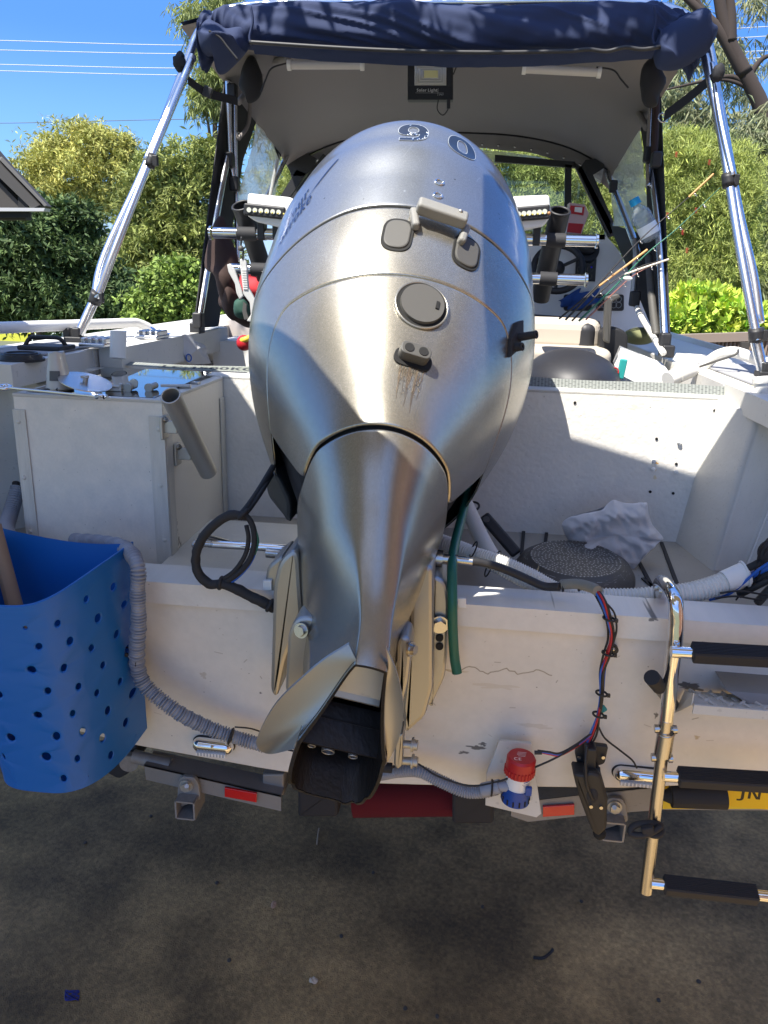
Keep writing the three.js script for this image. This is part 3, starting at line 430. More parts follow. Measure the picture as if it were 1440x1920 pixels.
// ---------------------------------------------------------------- things on and around the transom
{ // blue perforated tub: a real shell with bored holes
  const t = thing('blue_tub', 'blue plastic tub full of drilled holes hanging on the transom', 'tub', V(-.8, .70, -1.25));
  const top = 1.135, bot = .715;
  // front wall: u right to left, v bottom to top, o outward
  const wall = (u, v, o) => {
    const a = -.06 + u * (Math.PI + .12), w = .116 + .023 * v, cx = -.754 - .026 * v, d = .205 + .015 * v;
    const k = 1 + o / .25, e = .6;
    const cs = Math.cos(a), sn = Math.sin(a);
    const x = cx + w * k * Math.sign(cs) * Math.abs(cs) ** e, z = -1.345 + d * k * Math.sign(sn) * Math.abs(sn) ** (e + .12);
    const dip = -.03 * Math.sin(u * Math.PI) ** 1.2;
    const y = bot + (top - bot) * v + dip * v * v + .01 * Math.sin(u * 9) * v;
    const crease = .003 * Math.exp(-(((v - .80 - .03 * Math.sin(u * 3)) / .012) ** 2)) + .0025 * Math.exp(-(((v - .64) / .012) ** 2)) + .0016 * fbm(u * 4, v * 3, 2);
    return V(x, y, z - crease);
  };
  const NU = 8, NV = 8, N = 16, P = [], I = [], add = (p) => { P.push(p.x, p.y, p.z); return P.length / 3 - 1; };
  const th = .0065;
  for (let j = 0; j < NV; j++) for (let i = 0; i < NU; i++) {
    const u0 = i / NU, v0 = j / NV * .93 + (0), du = 1 / NU, dv = .93 / NV;
    const hole = j > 0 || i % 2 ? true : false;
    const cu = u0 + du * (.5 + (j % 2 ? .18 : -.18) + rr(-.08, .08)), cv = v0 + dv * (.5 + (i % 2 ? .12 : -.12) + rr(-.06, .06));
    const R = (hole && rnd() < .96) ? rr(.0066, .0092) * (j === NV - 1 && rnd() < .4 ? .45 : 1) : .0012, ru = R / .60, rv = R * 1.0 / (top - bot);
    const sq = [], ou = [], md = [], inn = [];
    for (let k = 0; k < N; k++) {
      const a = k / N * 2 * Math.PI, c = Math.cos(a), s = Math.sin(a), m = Math.max(Math.abs(c), Math.abs(s));
      const U = u0 + du * (.5 + .5 * c / m), W = v0 + dv * (.5 + .5 * s / m);
      sq.push([add(wall(U, W, 0)), add(wall(U, W, -th))]);
      const U1 = cu + 1.5 * ru * c, W1 = cv + 1.4 * rv * s, U2 = cu + ru * c, W2 = cv + rv * s;
      ou.push(add(wall(U1, W1, 0))); md.push(add(wall(U2, W2, -.0028))); inn.push(add(wall(U2, W2, -th)));
    }
    for (let k = 0; k < N; k++) { const l = (k + 1) % N, q = (a, b, c, d) => I.push(a, b, c, b, d, c); q(sq[k][0], sq[l][0], ou[k], ou[l]); q(ou[k], ou[l], md[k], md[l]); q(md[k], md[l], inn[k], inn[l]); q(inn[k], inn[l], sq[k][1], sq[l][1]); }
  }
  let front = new THREE.BufferGeometry(); front.setAttribute('position', new THREE.Float32BufferAttribute(P, 3)); front.setIndex(I);
  front = mergeVertices(front, 1e-4); front.computeVertexNormals();
  { const q = front.attributes.position, uv = []; for (let i = 0; i < q.count; i++) uv.push(q.getX(i) * 1.2 + q.getZ(i), q.getY(i)); front.setAttribute('uv', new THREE.Float32BufferAttribute(uv, 2)); }
  const rimBand = sheet((u, v) => wall(u, .93 + .07 * Math.min(1, v * 1.25), v > .8 ? -th * (v - .8) / .2 : 0), 90, 10), rimIn = sheet((u, v) => wall(u, .93 + .07 * v, -th), 90, 3);
  const body = part('tub_wall', front, M.blueTub, t, 'curved front full of bored holes'); 
  part('rim', [rimBand, rimIn], M.blueTub, t);
  part('back_wall', sheet((u, v) => { const x = -.640 - .004 * v - u * (.23 + .042 * v), y = bot + (1.128 + .02 * u + .012 * Math.abs(2 * u - 1) ** 2 - bot) * v; return V(x, y, -1.3475 + .002 * Math.sin(u * 7)); }, 30, 12), M.blueTub, t, 'back panel standing against the transom');
  part('bottom', sheet((u, v) => { const p = wall(u, 0, 0); return lerp(p, V(-.754, bot, -1.28), v); }, 60, 4), M.blueTub, t);
}
{ const d = onZ(30, 1112, -1.24), e = onZ(-14, 985, -1.30); solo('wooden_handle', 'weathered wooden handle standing in the blue tub', 'handle', warp(rod(d.clone().add(V(.01, -.10, .01)), e, .016, .014, 14), (v) => { v.x += .003 * noise(v.y * 20, 1); }), M.wood); }

{ // grey corrugated hoses
  const z = -1.315;
  const pts = [[140, 1012, -1.50], [200, 1018, -1.42], [238, 1030, -1.35], [258, 1062, z + .01], [258, 1110, z + .015], [260, 1165, z + .015], [257, 1212, z + .01], [258, 1250, z], [275, 1288, z], [330, 1333, z], [385, 1362, z - .02], [440, 1382, z - .03], [495, 1398, z - .03]].map(([x, y, d]) => onZ(x, y, d));
  const t = thing('grey_hose', 'grey corrugated hose hanging beside the blue tub down to the motor', 'hose', V(-.7, .65, -1.32));
  const h = part('hose_body', hose(pts, .0135, .0062, .0014, (u) => u > .5 && u < .9 ? 1.5 + Math.sin(u * 260) * .9 : 1 + .6 * Math.sin(u * 120)), M.greyHose, t);
  const tie = (x, y, n) => { const p = onZ(x, y, z); part('cable_tie', [ring(p, n, .0155, .002), box(p.x + .004, p.y + .002, p.z + .015, .006, .006, .006, .001)], M.black, t); };
  tie(240, 1222, V(.3, 1, 0)); tie(433, 1380, V(1, -.25, 0));
  part('cable_tail', cord(zs([[243, 1220], [250, 1226], [254, 1238], [254, 1250]], z + .016), .0012, 12, 6), M.black, t);
  part('trailing_wire', cord([[440, 1363, z + .0], [470, 1366, z - .01], [500, 1376, z - .02]].map(([x, y, d]) => onZ(x, y, d)), .0018, 16, 6), M.black, t);
  const u = thing('grey_hose', 'short grey corrugated hose end between the box and the port corner', 'hose', V(-1.06, 1.1, -1.7));
  part('hose_body', hose([[34, 915, -1.72], [28, 935, -1.70], [18, 968, -1.66], [12, 990, -1.6], [16, 1012, -1.52]].map(([x, y, d]) => onZ(x, y, d)), .017, .0065, .0016), M.greyHose, u);
  part('sleeve', rod(onZ(30, 905, -1.73), onZ(30, 925, -1.71), .009, .012), M.rubber, u);
  const w = thing('grey_hose', 'grey corrugated hose under the motor leading to the red capped pump', 'hose', V(0, .66, -1.36));
  part('hose_body', hose([[640, 1440, -1.40], [700, 1452, -1.38], [745, 1446, -1.36], [785, 1446, -1.35], [825, 1464, -1.345], [870, 1483, -1.34], [905, 1484, -1.335], [930, 1478, -1.33]].map(([x, y, d]) => onZ(x, y, d)), .0125, .005, .0011), M.greyHose, w);
  part('wire', cord([[480, 1392, -1.35], [700, 1440, -1.345], [770, 1428, -1.345], [820, 1455, -1.33], [880, 1473, -1.325], [935, 1465, -1.315], [985, 1446, -1.315], [1040, 1422, -1.32], [1085, 1396, -1.34]].map(([x, y, d]) => onZ(x, y, d)), .002, 70, 6), M.black, w);
  part('connector', rod(onZ(698, 1437, -1.335), onZ(735, 1440, -1.335), .0105, .0105), M.rubber, w);
}
// black taped cable loop
{
  const z = -1.33, t = thing('taped_cable', 'black taped cable coiled in a loop left of the motor', 'cable', V(-.42, 1.0, -1.36));
  const q = (l) => l.map(([x, y, d]) => onZ(x, y, d ?? z));
  const tape = (g, k = .0012) => warp(g, (v) => { const n = noise(v.x * 90, v.y * 90, v.z * 90); v.x += n * k; v.y += n * k; });
  part('lead', [cord(q([[512, 875, -1.50], [488, 915, -1.44], [468, 945, -1.38], [448, 970]]), .0062, 24), cord(q([[510, 890, -1.5], [492, 920, -1.43], [470, 952, -1.37], [452, 972]]), .0045, 24)], M.rubber, t);
  part('loop', tape(cord(q([[462, 968], [432, 966], [402, 984], [378, 1012], [367, 1045], [372, 1076], [392, 1094], [418, 1094]]), .0088, 60, 12), .002), M.rubber, t);
  part('loop_return', [cord(q([[456, 962], [470, 978], [477, 1003], [474, 1036], [458, 1064], [428, 1088], [405, 1095]]), .006, 40), cord(q([[462, 985], [466, 1010], [460, 1040], [440, 1070], [415, 1088]]), .0045, 30)], M.rubber, t);
  part('blue_wire', cord(q([[474, 985], [481, 1010], [476, 1044], [456, 1074], [425, 1096], [390, 1092], [369, 1065]]), .0022, 40, 6), M.wireBlue, t, 'thin blue wire');
  part('green_wire', cord(q([[478, 990], [484, 1012], [481, 1030], [474, 1048]]), .0022, 20, 6), M.green, t, 'thin green wire');
  part('tail', tape(cord(q([[412, 1092], [440, 1103], [470, 1118], [495, 1130], [515, 1140, -1.34]]), .0105, 30, 12)), M.rubber, t);
  for (const [x, y, n] of [[456, 964, V(1, -1, 0)], [414, 1093, V(1, -.2, 0)], [506, 1135, V(1, -.5, 0)]]) part('tape_wrap', ring(onZ(x, y, z), n, .0105, .004), M.rubber, t);
}
// steering rod and hydraulic fitting
{
  const t = thing('steering_ram', 'stainless steering rod across the motor well behind the transom', 'steering ram', V(-.2, 1.08, -1.5));
  part('shaft', rod(onZ(392, 1020, -1.50), onZ(560, 1030, -1.50), .0085), M.chrome, t);
  part('cylinder', rod(onZ(500, 1036, -1.49), onZ(560, 1042, -1.49), .011), M.steel, t);
  part('end_fork', [rod(onZ(364, 1018, -1.49), onZ(396, 1020, -1.49), .0075), rod(onZ(374, 1024, -1.50), onZ(380, 1004, -1.53), .009), rod(onZ(380, 1004, -1.53), onZ(430, 1018, -1.56), .006), ball(onZ(368, 1022, -1.485), .010)], M.steel, t);
  part('fitting', [rod(onZ(812, 1046, -1.40), onZ(830, 1048, -1.40), .017, .017, 6), rod(onZ(830, 1048, -1.40), onZ(858, 1050, -1.40), .0105), rod(onZ(856, 1050, -1.40), onZ(886, 1053, -1.40), .0085)], M.steel, t, 'steel hydraulic hose fitting');
  part('hydraulic_hose', cord([[880, 1052, -1.40], [905, 1055, -1.405], [945, 1067, -1.41], [985, 1084, -1.41], [1020, 1099, -1.41], [1050, 1100, -1.40]].map(([x, y, d]) => onZ(x, y, d)), .0085, 40, 12), M.black, t, 'black hydraulic hose');
}
solo('garden_hose', 'cut length of dark green hose hanging over the transom beside the motor', 'hose', (() => { const c = curve([[880, 905, -1.66], [868, 960, -1.58], [853, 1020, -1.46], [848, 1060, -1.38], [848, 1120, -1.335], [849, 1180, -1.33], [852, 1230, -1.33], [857, 1262, -1.325]].map(([x, y, d]) => onZ(x, y, d))); return [capped(c, 60, () => .0095, 14, false), capped(c, 60, () => .0072, 14, false)]; })(), M.green);
// white corrugated hoses in the well
{
  const t = thing('white_hose', 'white corrugated drain hose running along the well behind the transom', 'hose', V(.1, 1.0, -1.52));
  part('hose_body', hose([[815, 1012, -1.62], [845, 1022, -1.60], [885, 1038, -1.57], [930, 1058, -1.54], [970, 1080, -1.52], [1010, 1100, -1.50], [1060, 1118, -1.49], [1150, 1128, -1.49]].map(([x, y, d]) => onZ(x, y, d)), .0165, .0058, .0012), M.whiteHose, t);
  part('thin_hose', hose([[900, 1038, -1.52], [950, 1055, -1.50], [1000, 1078, -1.485], [1040, 1100, -1.48], [1080, 1112, -1.48]].map(([x, y, d]) => onZ(x, y, d)), .011, .005, .001), M.whiteHose, t);
  for (const [x, y, z] of [[888, 1030, -1.55], [932, 1048, -1.52], [916, 1066, -1.50]]) part('cable_tie', ring(onZ(x, y, z), V(1, -.4, -.1), .0175, .0016), M.black, t);
  const u = thing('white_hose', 'white corrugated hose rising beside the motor towards the bulkhead', 'hose', V(.02, 1.0, -1.75));
  part('hose_body', hose([[868, 935, -1.92], [882, 965, -1.86], [898, 1000, -1.78], [912, 1028, -1.68], [925, 1050, -1.60]].map(([x, y, d]) => onZ(x, y, d)), .0185, .006, .0013), M.whiteHose, u);
  part('clamp', ring(onZ(884, 950, -1.90), V(-.2, 1, .4), .0195, .003), M.black, u);
  const w = thing('white_hose', 'thick white corrugated hose with a plain cuff right of the ladder top', 'hose', V(.5, 1.02, -1.5));
  part('hose_body', hose([[1130, 1122, -1.50], [1190, 1122, -1.50], [1240, 1117, -1.50], [1290, 1112, -1.50], [1335, 1100, -1.51], [1372, 1086, -1.52]].map(([x, y, d]) => onZ(x, y, d)), .0205, .0072, .0014), M.whiteHose, w);
  part('cuff', [rod(onZ(1358, 1091, -1.515), onZ(1398, 1075, -1.525), .0225, .0245, 22), ring(onZ(1396, 1076, -1.525), V(1, .35, -.1), .0255, .0025)], M.plastic, w);
  const k = thing('cable_bundle', 'bundle of black and blue cables in the starboard corner of the well', 'cables', V(.68, 1.0, -1.5));
  for (const [l, r, m] of [[[[1400, 1100], [1440, 1072], [1490, 1030]], .010, M.rubber], [[[1385, 1115], [1425, 1095], [1490, 1062]], .008, M.black], [[[1375, 1075], [1410, 1062], [1490, 1020]], .008, M.rubber], [[[1390, 1090], [1425, 1070], [1490, 1040]], .007, M.wireBlue], [[[1330, 1125], [1370, 1112], [1420, 1070], [1450, 1050]], .003, M.wireBlue], [[[1380, 1125], [1412, 1080], [1425, 1030], [1440, 1010]], .0018, M.black], [[[1390, 1120], [1420, 1085], [1432, 1040], [1440, 1025]], .0018, M.black], [[[1420, 1130], [1450, 1100], [1490, 1080]], .009, M.padGrey]])
    part('cable', cord(l.map(([x, y], i) => onZ(x, y, -1.53 + .02 * i)), r, 24), m, k);
  for (const [x, y] of [[1376, 1118], [1385, 1108]]) part('cable_tie', cord(zs([[x - 35, y + 4], [x, y], [x + 30, y + 4], [x + 52, y + 8]], -1.49), .002, 12, 6), M.black, k);
  part('cable_clip', ball(onZ(1440, 1035, -1.5), .02, 1, 1.2, .7), M.rubber, k);
}
// upturned pan
{
  const c = V(.272, 1.03, -1.735), t = thing('frying_pan', 'upturned old frying pan with a dimpled base lying in the motor well', 'pan', V(.272, .99, -1.735));
  const tex = canvas(512, 512, (g) => { g.fillStyle = '#5a5752'; g.fillRect(0, 0, 512, 512); g.translate(256, 256); for (let r = 18; r < 190; r += 15) { const n = Math.round(r * .42); for (let i = 0; i < n; i++) { const a = i / n * 6.283 + r; g.fillStyle = i % 5 ? '#b9b7b1' : '#3f3c39'; g.beginPath(); g.arc(Math.cos(a) * r, Math.sin(a) * r, 3.1, 0, 7); g.fill(); } } g.strokeStyle = '#b9b8b4'; for (let i = 0; i < 300; i++) { const a = rnd() * 6.283, r = 200 + rnd() * 50 * rnd(); g.lineWidth = rnd() * 2.5; g.globalAlpha = rnd() * .8; g.beginPath(); g.arc(0, 0, r, a, a + rnd() * .12); g.stroke(); } });
  const lathe = new THREE.LatheGeometry([[0, 0], [.095, 0], [.101, .003], [.106, .003], [.110, -.003], [.127, -.010], [.139, -.030], [.141, -.044], [.138, -.044], [.134, -.03]].map((p) => new THREE.Vector2(...p)), 72);
  { const p = lathe.attributes.position, uv = []; for (let i = 0; i < p.count; i++) uv.push(.5 + p.getX(i) * 3.5, .5 + p.getZ(i) * 3.5); lathe.setAttribute('uv', new THREE.Float32BufferAttribute(uv, 2)); }
  part('pan_body', lathe.rotateX(.07).translate(c.x, c.y, c.z), std(1, 1, 1, .5, .25, { map: tex, bumpMap: clones(T.brush, 3), bumpScale: .001 }), t, 'scratched dark pan base with rows of dimples');
  const a = onZ(970, 1040, -1.80), b = onZ(906, 966, -1.86);
  const hg = new RoundedBoxGeometry(.030, .13, .016, 3, .0078); hg.applyMatrix4(new THREE.Matrix4().lookAt(V(0, 0, 0), V(0, 0, 1), V(0, 1, 0)));
  const m4 = new THREE.Matrix4(), yv = b.clone().sub(a).normalize(), zv = V(.2, .3, 1).addScaledVector(yv, -V(.2, .3, 1).dot(yv)).normalize(), xv = yv.clone().cross(zv); m4.makeBasis(xv, yv, zv).setPosition(lerp(a, b, .5));
  const h = part('handle', hg.applyMatrix4(m4), M.black, t, 'black plastic handle');
  part('hang_hole', disc(onZ(912, 974, -1.845), zv, .008, .006), M.padGrey, h); part('rivet_stem', rod(onZ(975, 1046, -1.80), onZ(985, 1052, -1.795), .006), std(.55, .25, .12, .4, .8), t);
}
// crumpled white towel
{
  const oc = [[1053, 984], [1070, 968], [1095, 962], [1118, 956], [1133, 950], [1150, 939], [1168, 943], [1190, 943], [1213, 943], [1216, 962], [1222, 982], [1243, 1008], [1228, 1022], [1214, 1034], [1203, 1050], [1180, 1076], [1166, 1056], [1146, 1040], [1120, 1034], [1092, 1026], [1066, 1014]];
  const c0 = onZ(1150, 1000, -1.87), bp = new THREE.CatmullRomCurve3(oc.map(([x, y]) => onZ(x, y, y > 1020 ? -1.82 : -1.88)), true, 'catmullrom', .3);
  const folds = [[[[1062, 988], [1098, 968], [1150, 962], [1206, 964]], .044, .017], [[[1085, 1012], [1104, 986], [1150, 992], [1190, 985], [1216, 990]], .036, .016], [[[1110, 1022], [1150, 1018], [1196, 1012], [1236, 1008]], .040, .018], [[[1150, 1038], [1172, 1046], [1192, 1026], [1204, 996]], .036, .016], [[[1180, 1070], [1176, 1046]], .026, .014], [[[1150, 944], [1140, 966], [1118, 980]], .030, .014]].map(([l, a, w]) => [l.map(([x, y]) => onZ(x, y, -1.89)), a, w]);
  const g = sheet((u, v) => {
    const e = bp.getPoint(u % 1), p = lerp(c0, e, v);
    const edge = Math.sqrt(Math.max(0, 1 - v ** 2.6));
    let h = .030 * edge;
    for (const [l, amp, wd] of folds) { let dm = 9; for (let k = 0; k < l.length - 1; k++) { const A = l[k], B = l[k + 1], ab = B.clone().sub(A), tt = Math.min(1, Math.max(0, p.clone().sub(A).dot(ab) / ab.lengthSq())); dm = Math.min(dm, p.distanceTo(A.clone().addScaledVector(ab, tt))); } h += amp * Math.exp(-((dm / wd) ** 2)) * (.25 + .75 * edge); }
    h += .008 * noise(p.x * 38, p.y * 38, 2) + .006 * noise(p.x * 85 + p.y * 30, p.y * 70, 5) + .0007 * noise(p.x * 500, p.y * 500, 1) + .004 * Math.sin(u * 44) * v ** 6;
    return p.add(V(0, .25 * h * edge, h));
  }, 260, 90);
  const back = sheet((u, v) => lerp(c0, bp.getPoint(u % 1), v).add(V(0, 0, -.012 * Math.sqrt(Math.max(0, 1 - v ** 4)))), 80, 8);
  solo('towel', 'crumpled white towel lying on the well floor against the bulkhead', 'towel', [g, back], M.cloth);
}
// wire bundle over the transom
{
  const t = thing('wire_bundle', 'bundle of black red and blue wires tied down the transom', 'wires', V(.27, .75, -1.36));
  const path = [[1055, 1098, -1.42], [1085, 1097, -1.40], [1112, 1104, -1.365], [1130, 1126, -1.34], [1142, 1160, -1.34], [1147, 1195, -1.345], [1140, 1225, -1.345], [1131, 1260, -1.35], [1128, 1300, -1.355], [1122, 1340, -1.36], [1112, 1375, -1.365], [1100, 1402, -1.365]];
  const strand = (dx, dy, dz, w, i) => path.map(([x, y, z], k) => onZ(x + dx + w * noise(k * .7, i * 3.1) * 5, y + dy, z + dz + .004 * noise(k * .9, i * 7.7)));
  part('loom_sleeve', hose(path.slice(0, 3).concat([[1122, 1110, -1.35]]).map(([x, y, z]) => onZ(x - 2, y - 2, z + .004)), .0095, .004, .0006), std(.25, .24, .2, .8), t, 'grey braided sleeve');
  const ms = [M.black, M.wireRed, M.wireBlue, M.black, M.black, M.wireRed, M.wireBlue, M.black, M.black];
  ms.forEach((m, i) => part('wire', cord(strand(i - 4, 0, .003 * (i % 3), .9, i), .0022, 70, 6), m, t));
  for (const k of [0, 1, 4, 6, 8, 9]) { const [x, y, z] = path[k]; part('cable_tie', [ring(onZ(x, y, z + .004), k < 2 ? V(1, .1, 0) : V(.15, 1, 0), .0105, .0022), box(onZ(x, y, z).x + .012, onZ(x, y, z).y, z + .006, .006, .006, .006)], M.black, t); }
  part('side_loop', cord([[1136, 1130], [1152, 1150], [1156, 1180], [1150, 1205], [1146, 1225]].map(([x, y]) => onZ(x, y, -1.338)), .002, 24, 6), M.black, t);
  part('branch_wire', cord([[1122, 1362], [1134, 1384], [1160, 1405], [1185, 1425], [1194, 1440]].map(([x, y]) => onZ(x, y, -1.362)), .002, 24, 6), M.black, t);
  for (const [dx, m] of [[0, M.wireRed], [2, M.wireBlue], [4, M.black]]) part('pump_wire', cord([[1110, 1378 - dx, -1.36], [1080, 1400 - dx, -1.34], [1050, 1416 - dx, -1.325], [1030, 1414 - dx, -1.32], [1008, 1409 - dx / 2, -1.325]].map((a) => onZ(...a)), .0022, 30, 6), m, t);
  const cl = part('wire_clip', disc(onZ(1150, 1217, -1.37), V(0, 0, 1), .009, .01), M.black, t); part('clip_screw', ball(onZ(1150, 1217, -1.364), .004), M.steel, cl);
  part('blue_clip', box(onZ(1131, 1330, -1.37).x, onZ(1131, 1330, -1.37).y, -1.372, .012, .012, .008, .002, [0, 0, .7]), M.teal, t, 'small blue clip');
}
// bilge pump on its plate
{
  const t = thing('bilge_pump', 'small bilge pump with red cap and blue base on a white plate', 'pump', V(.14, .6, -1.36));
  part('mount_plate', plate(zs([[936, 1389], [996, 1394], [1015, 1526], [1006, 1533], [910, 1510], [912, 1452]], -1.372), .008, .001), M.cap, t, 'worn white backing plate');
  const axis = V(.05, 1, .02).normalize(), p0 = onZ(967, 1490, -1.325), at = (h) => p0.clone().addScaledVector(axis, h);
  const base = part('base', rod(at(-.012), at(.022), .028, .0265, 28), M.blueP, t, 'blue strainer base');
  for (let i = 0; i < 14; i++) { const a = i / 14 * 6.28; part('strainer_slot', box(at(-.004).x + Math.cos(a) * .0275, at(-.004).y, at(-.004).z + Math.sin(a) * .0275, .003, .011, .003), M.gap, base); }
  const body = part('body', rod(at(.022), at(.056), .0245, .0245, 28), M.plastic, t, 'white pump body');
  part('catch', [box(at(.03).x + .020, at(.028).y, at(.03).z + .022, .012, .018, .008, .001)], M.blueP, body);
  part('label', sheet((u, v) => { const a = .5 + u * 1.0; return at(.026 + .024 * v).add(V(Math.cos(a) * .0249, 0, Math.sin(a) * .0249)); }, 12, 2), std(1, 1, 1, .4, 0, { map: canvas(64, 64, (g) => { g.fillStyle = '#e8e6e0'; g.fillRect(0, 0, 64, 64); g.fillStyle = '#3a5ba0'; g.fillRect(6, 8, 40, 6); for (let i = 0; i < 4; i++) { g.fillStyle = '#777'; g.fillRect(6, 22 + i * 9, 46 - i * 6, 3); } }) }), body);
  const cap = part('cap', [rod(at(.052), at(.086), .0285, .0285, 32), rod(at(.086), at(.091), .0285, .0255, 32)], M.red, t, 'red screw cap');
  for (let i = 0; i < 26; i++) { const a = i / 26 * 6.28; part('knurl', rod(at(.053).add(V(Math.cos(a) * .0285, 0, Math.sin(a) * .0285)), at(.066).add(V(Math.cos(a) * .0285, 0, Math.sin(a) * .0285)), .0022, .0022, 6), M.red, cap); }
  { const q = at(.0916), g = new THREE.PlaneGeometry(.042, .042).rotateX(-Math.PI / 2).translate(q.x, q.y, q.z); part('cap_print', g, new THREE.MeshPhysicalMaterial({ transparent: true, alphaTest: .3, roughness: .4, map: canvas(128, 128, (c) => { c.clearRect(0, 0, 128, 128); c.fillStyle = '#f0c8c8'; c.font = 'bold 40px sans-serif'; c.fillText('CE', 14, 112); c.font = 'bold 13px sans-serif'; for (let i = 0; i < 4; i++) c.fillRect(24 + i * 6, 26 + i * 13, 70 - i * 9, 5); }) }), cap); }
  part('outlet', [rod(onZ(968, 1474, -1.318), onZ(930, 1474, -1.318), .0115, .0105), rod(onZ(938, 1474, -1.318), onZ(905, 1481, -1.325), .014, .014)], M.greyHose, t, 'grey hose outlet');
  part('hose_clip', ring(onZ(922, 1477, -1.32), V(1, 0, 0), .015, .002), M.black, t);
  part('wire_seal', rod(onZ(1002, 1411, -1.315), onZ(1016, 1411, -1.315), .004), M.black, t);
}
// transducer
{
  const t = thing('sonar_transducer', 'black sonar transducer hanging on a bracket below the wire bundle', 'transducer', V(.26, .56, -1.36));
  part('mount', plate(zs([[1078, 1412], [1090, 1394], [1141, 1400], [1134, 1432], [1110, 1440], [1082, 1432]], -1.362), .012, .002, .006), M.black, t);
  part('pivot', [rod(onZ(1092, 1442, -1.34), onZ(1124, 1446, -1.34), .0085), plate(zs([[1098, 1404], [1120, 1406], [1116, 1452], [1098, 1450]], -1.335), .03, .003, .005)], M.black, t);
  const b = part('body', plate(zs([[1074, 1450], [1098, 1453], [1104, 1448], [1118, 1450], [1128, 1456], [1140, 1498], [1138, 1556], [1122, 1570], [1110, 1560], [1086, 1496]], -1.318), .045, .006, .008), M.black, t, 'black wedge shaped transducer');
  part('boss', ball(onZ(1110, 1490, -1.322), .014, 1, 1.5, .5), M.rubber, b); part('tip', ball(onZ(1124, 1562, -1.335), .013, 1, 1, 1), M.gap, b);
  for (const [x, y] of [[1108, 1512], [1127, 1514], [1086, 1420], [1131, 1420], [1085, 1440]]) part('screw', disc(onZ(x, y, y > 1480 ? -1.316 : -1.358), V(0, 0, 1), .0036, .004, 12), M.steel, t);
  part('lead', cord([[1100, 1398, -1.33], [1098, 1430, -1.318], [1100, 1470, -1.312], [1112, 1500, -1.315]].map((a) => onZ(...a)), .003, 24, 8), M.black, t);
}
// chrome lights let into the lower transom
for (const [x0, y0, x1, y1, label] of [[359, 1401, 436, 1402, 'chrome light under the grey hose at the bottom of the transom'], [1152, 1456, 1240, 1459, 'chrome light behind the ladder at the bottom of the transom']]) {
  const a = onZ(x0 + 14, y0, -1.40), b = onZ(x1 - 14, y1, -1.40), t = thing('underwater_light', label, 'light', V((a.x + b.x) / 2, a.y - .02, -1.41), 'chrome lights on the transom');
  const cap = new THREE.CapsuleGeometry(.0165, b.distanceTo(a), 8, 20); cap.rotateZ(Math.PI / 2).rotateZ(-.02).translate((a.x + b.x) / 2, (a.y + b.y) / 2, -1.408);
  const h = part('housing', cap, M.chrome, t);
  part('gasket', new THREE.CapsuleGeometry(.0185, b.distanceTo(a), 8, 20).scale(1, 1, .3).rotateZ(Math.PI / 2).translate((a.x + b.x) / 2, (a.y + b.y) / 2, -1.415), M.black, t);
  const ln = part('lens', box((a.x + b.x) / 2, a.y - .0095, -1.395, b.x - a.x + .008, .010, .012, .002), std(.45, .47, .5, .1, 0, { clearcoat: 1 }), t);
  for (let i = 0; i < 10; i++) part('led', box(a.x - .002 + (b.x - a.x + .004) * i / 9, a.y - .0095, -1.3888, .0032, .007, .002), M.plastic, ln);
  part('fixing', ball(onZ((x0 + x1) / 2, y0 - 1, -1.392), .003), M.steel, h);
}
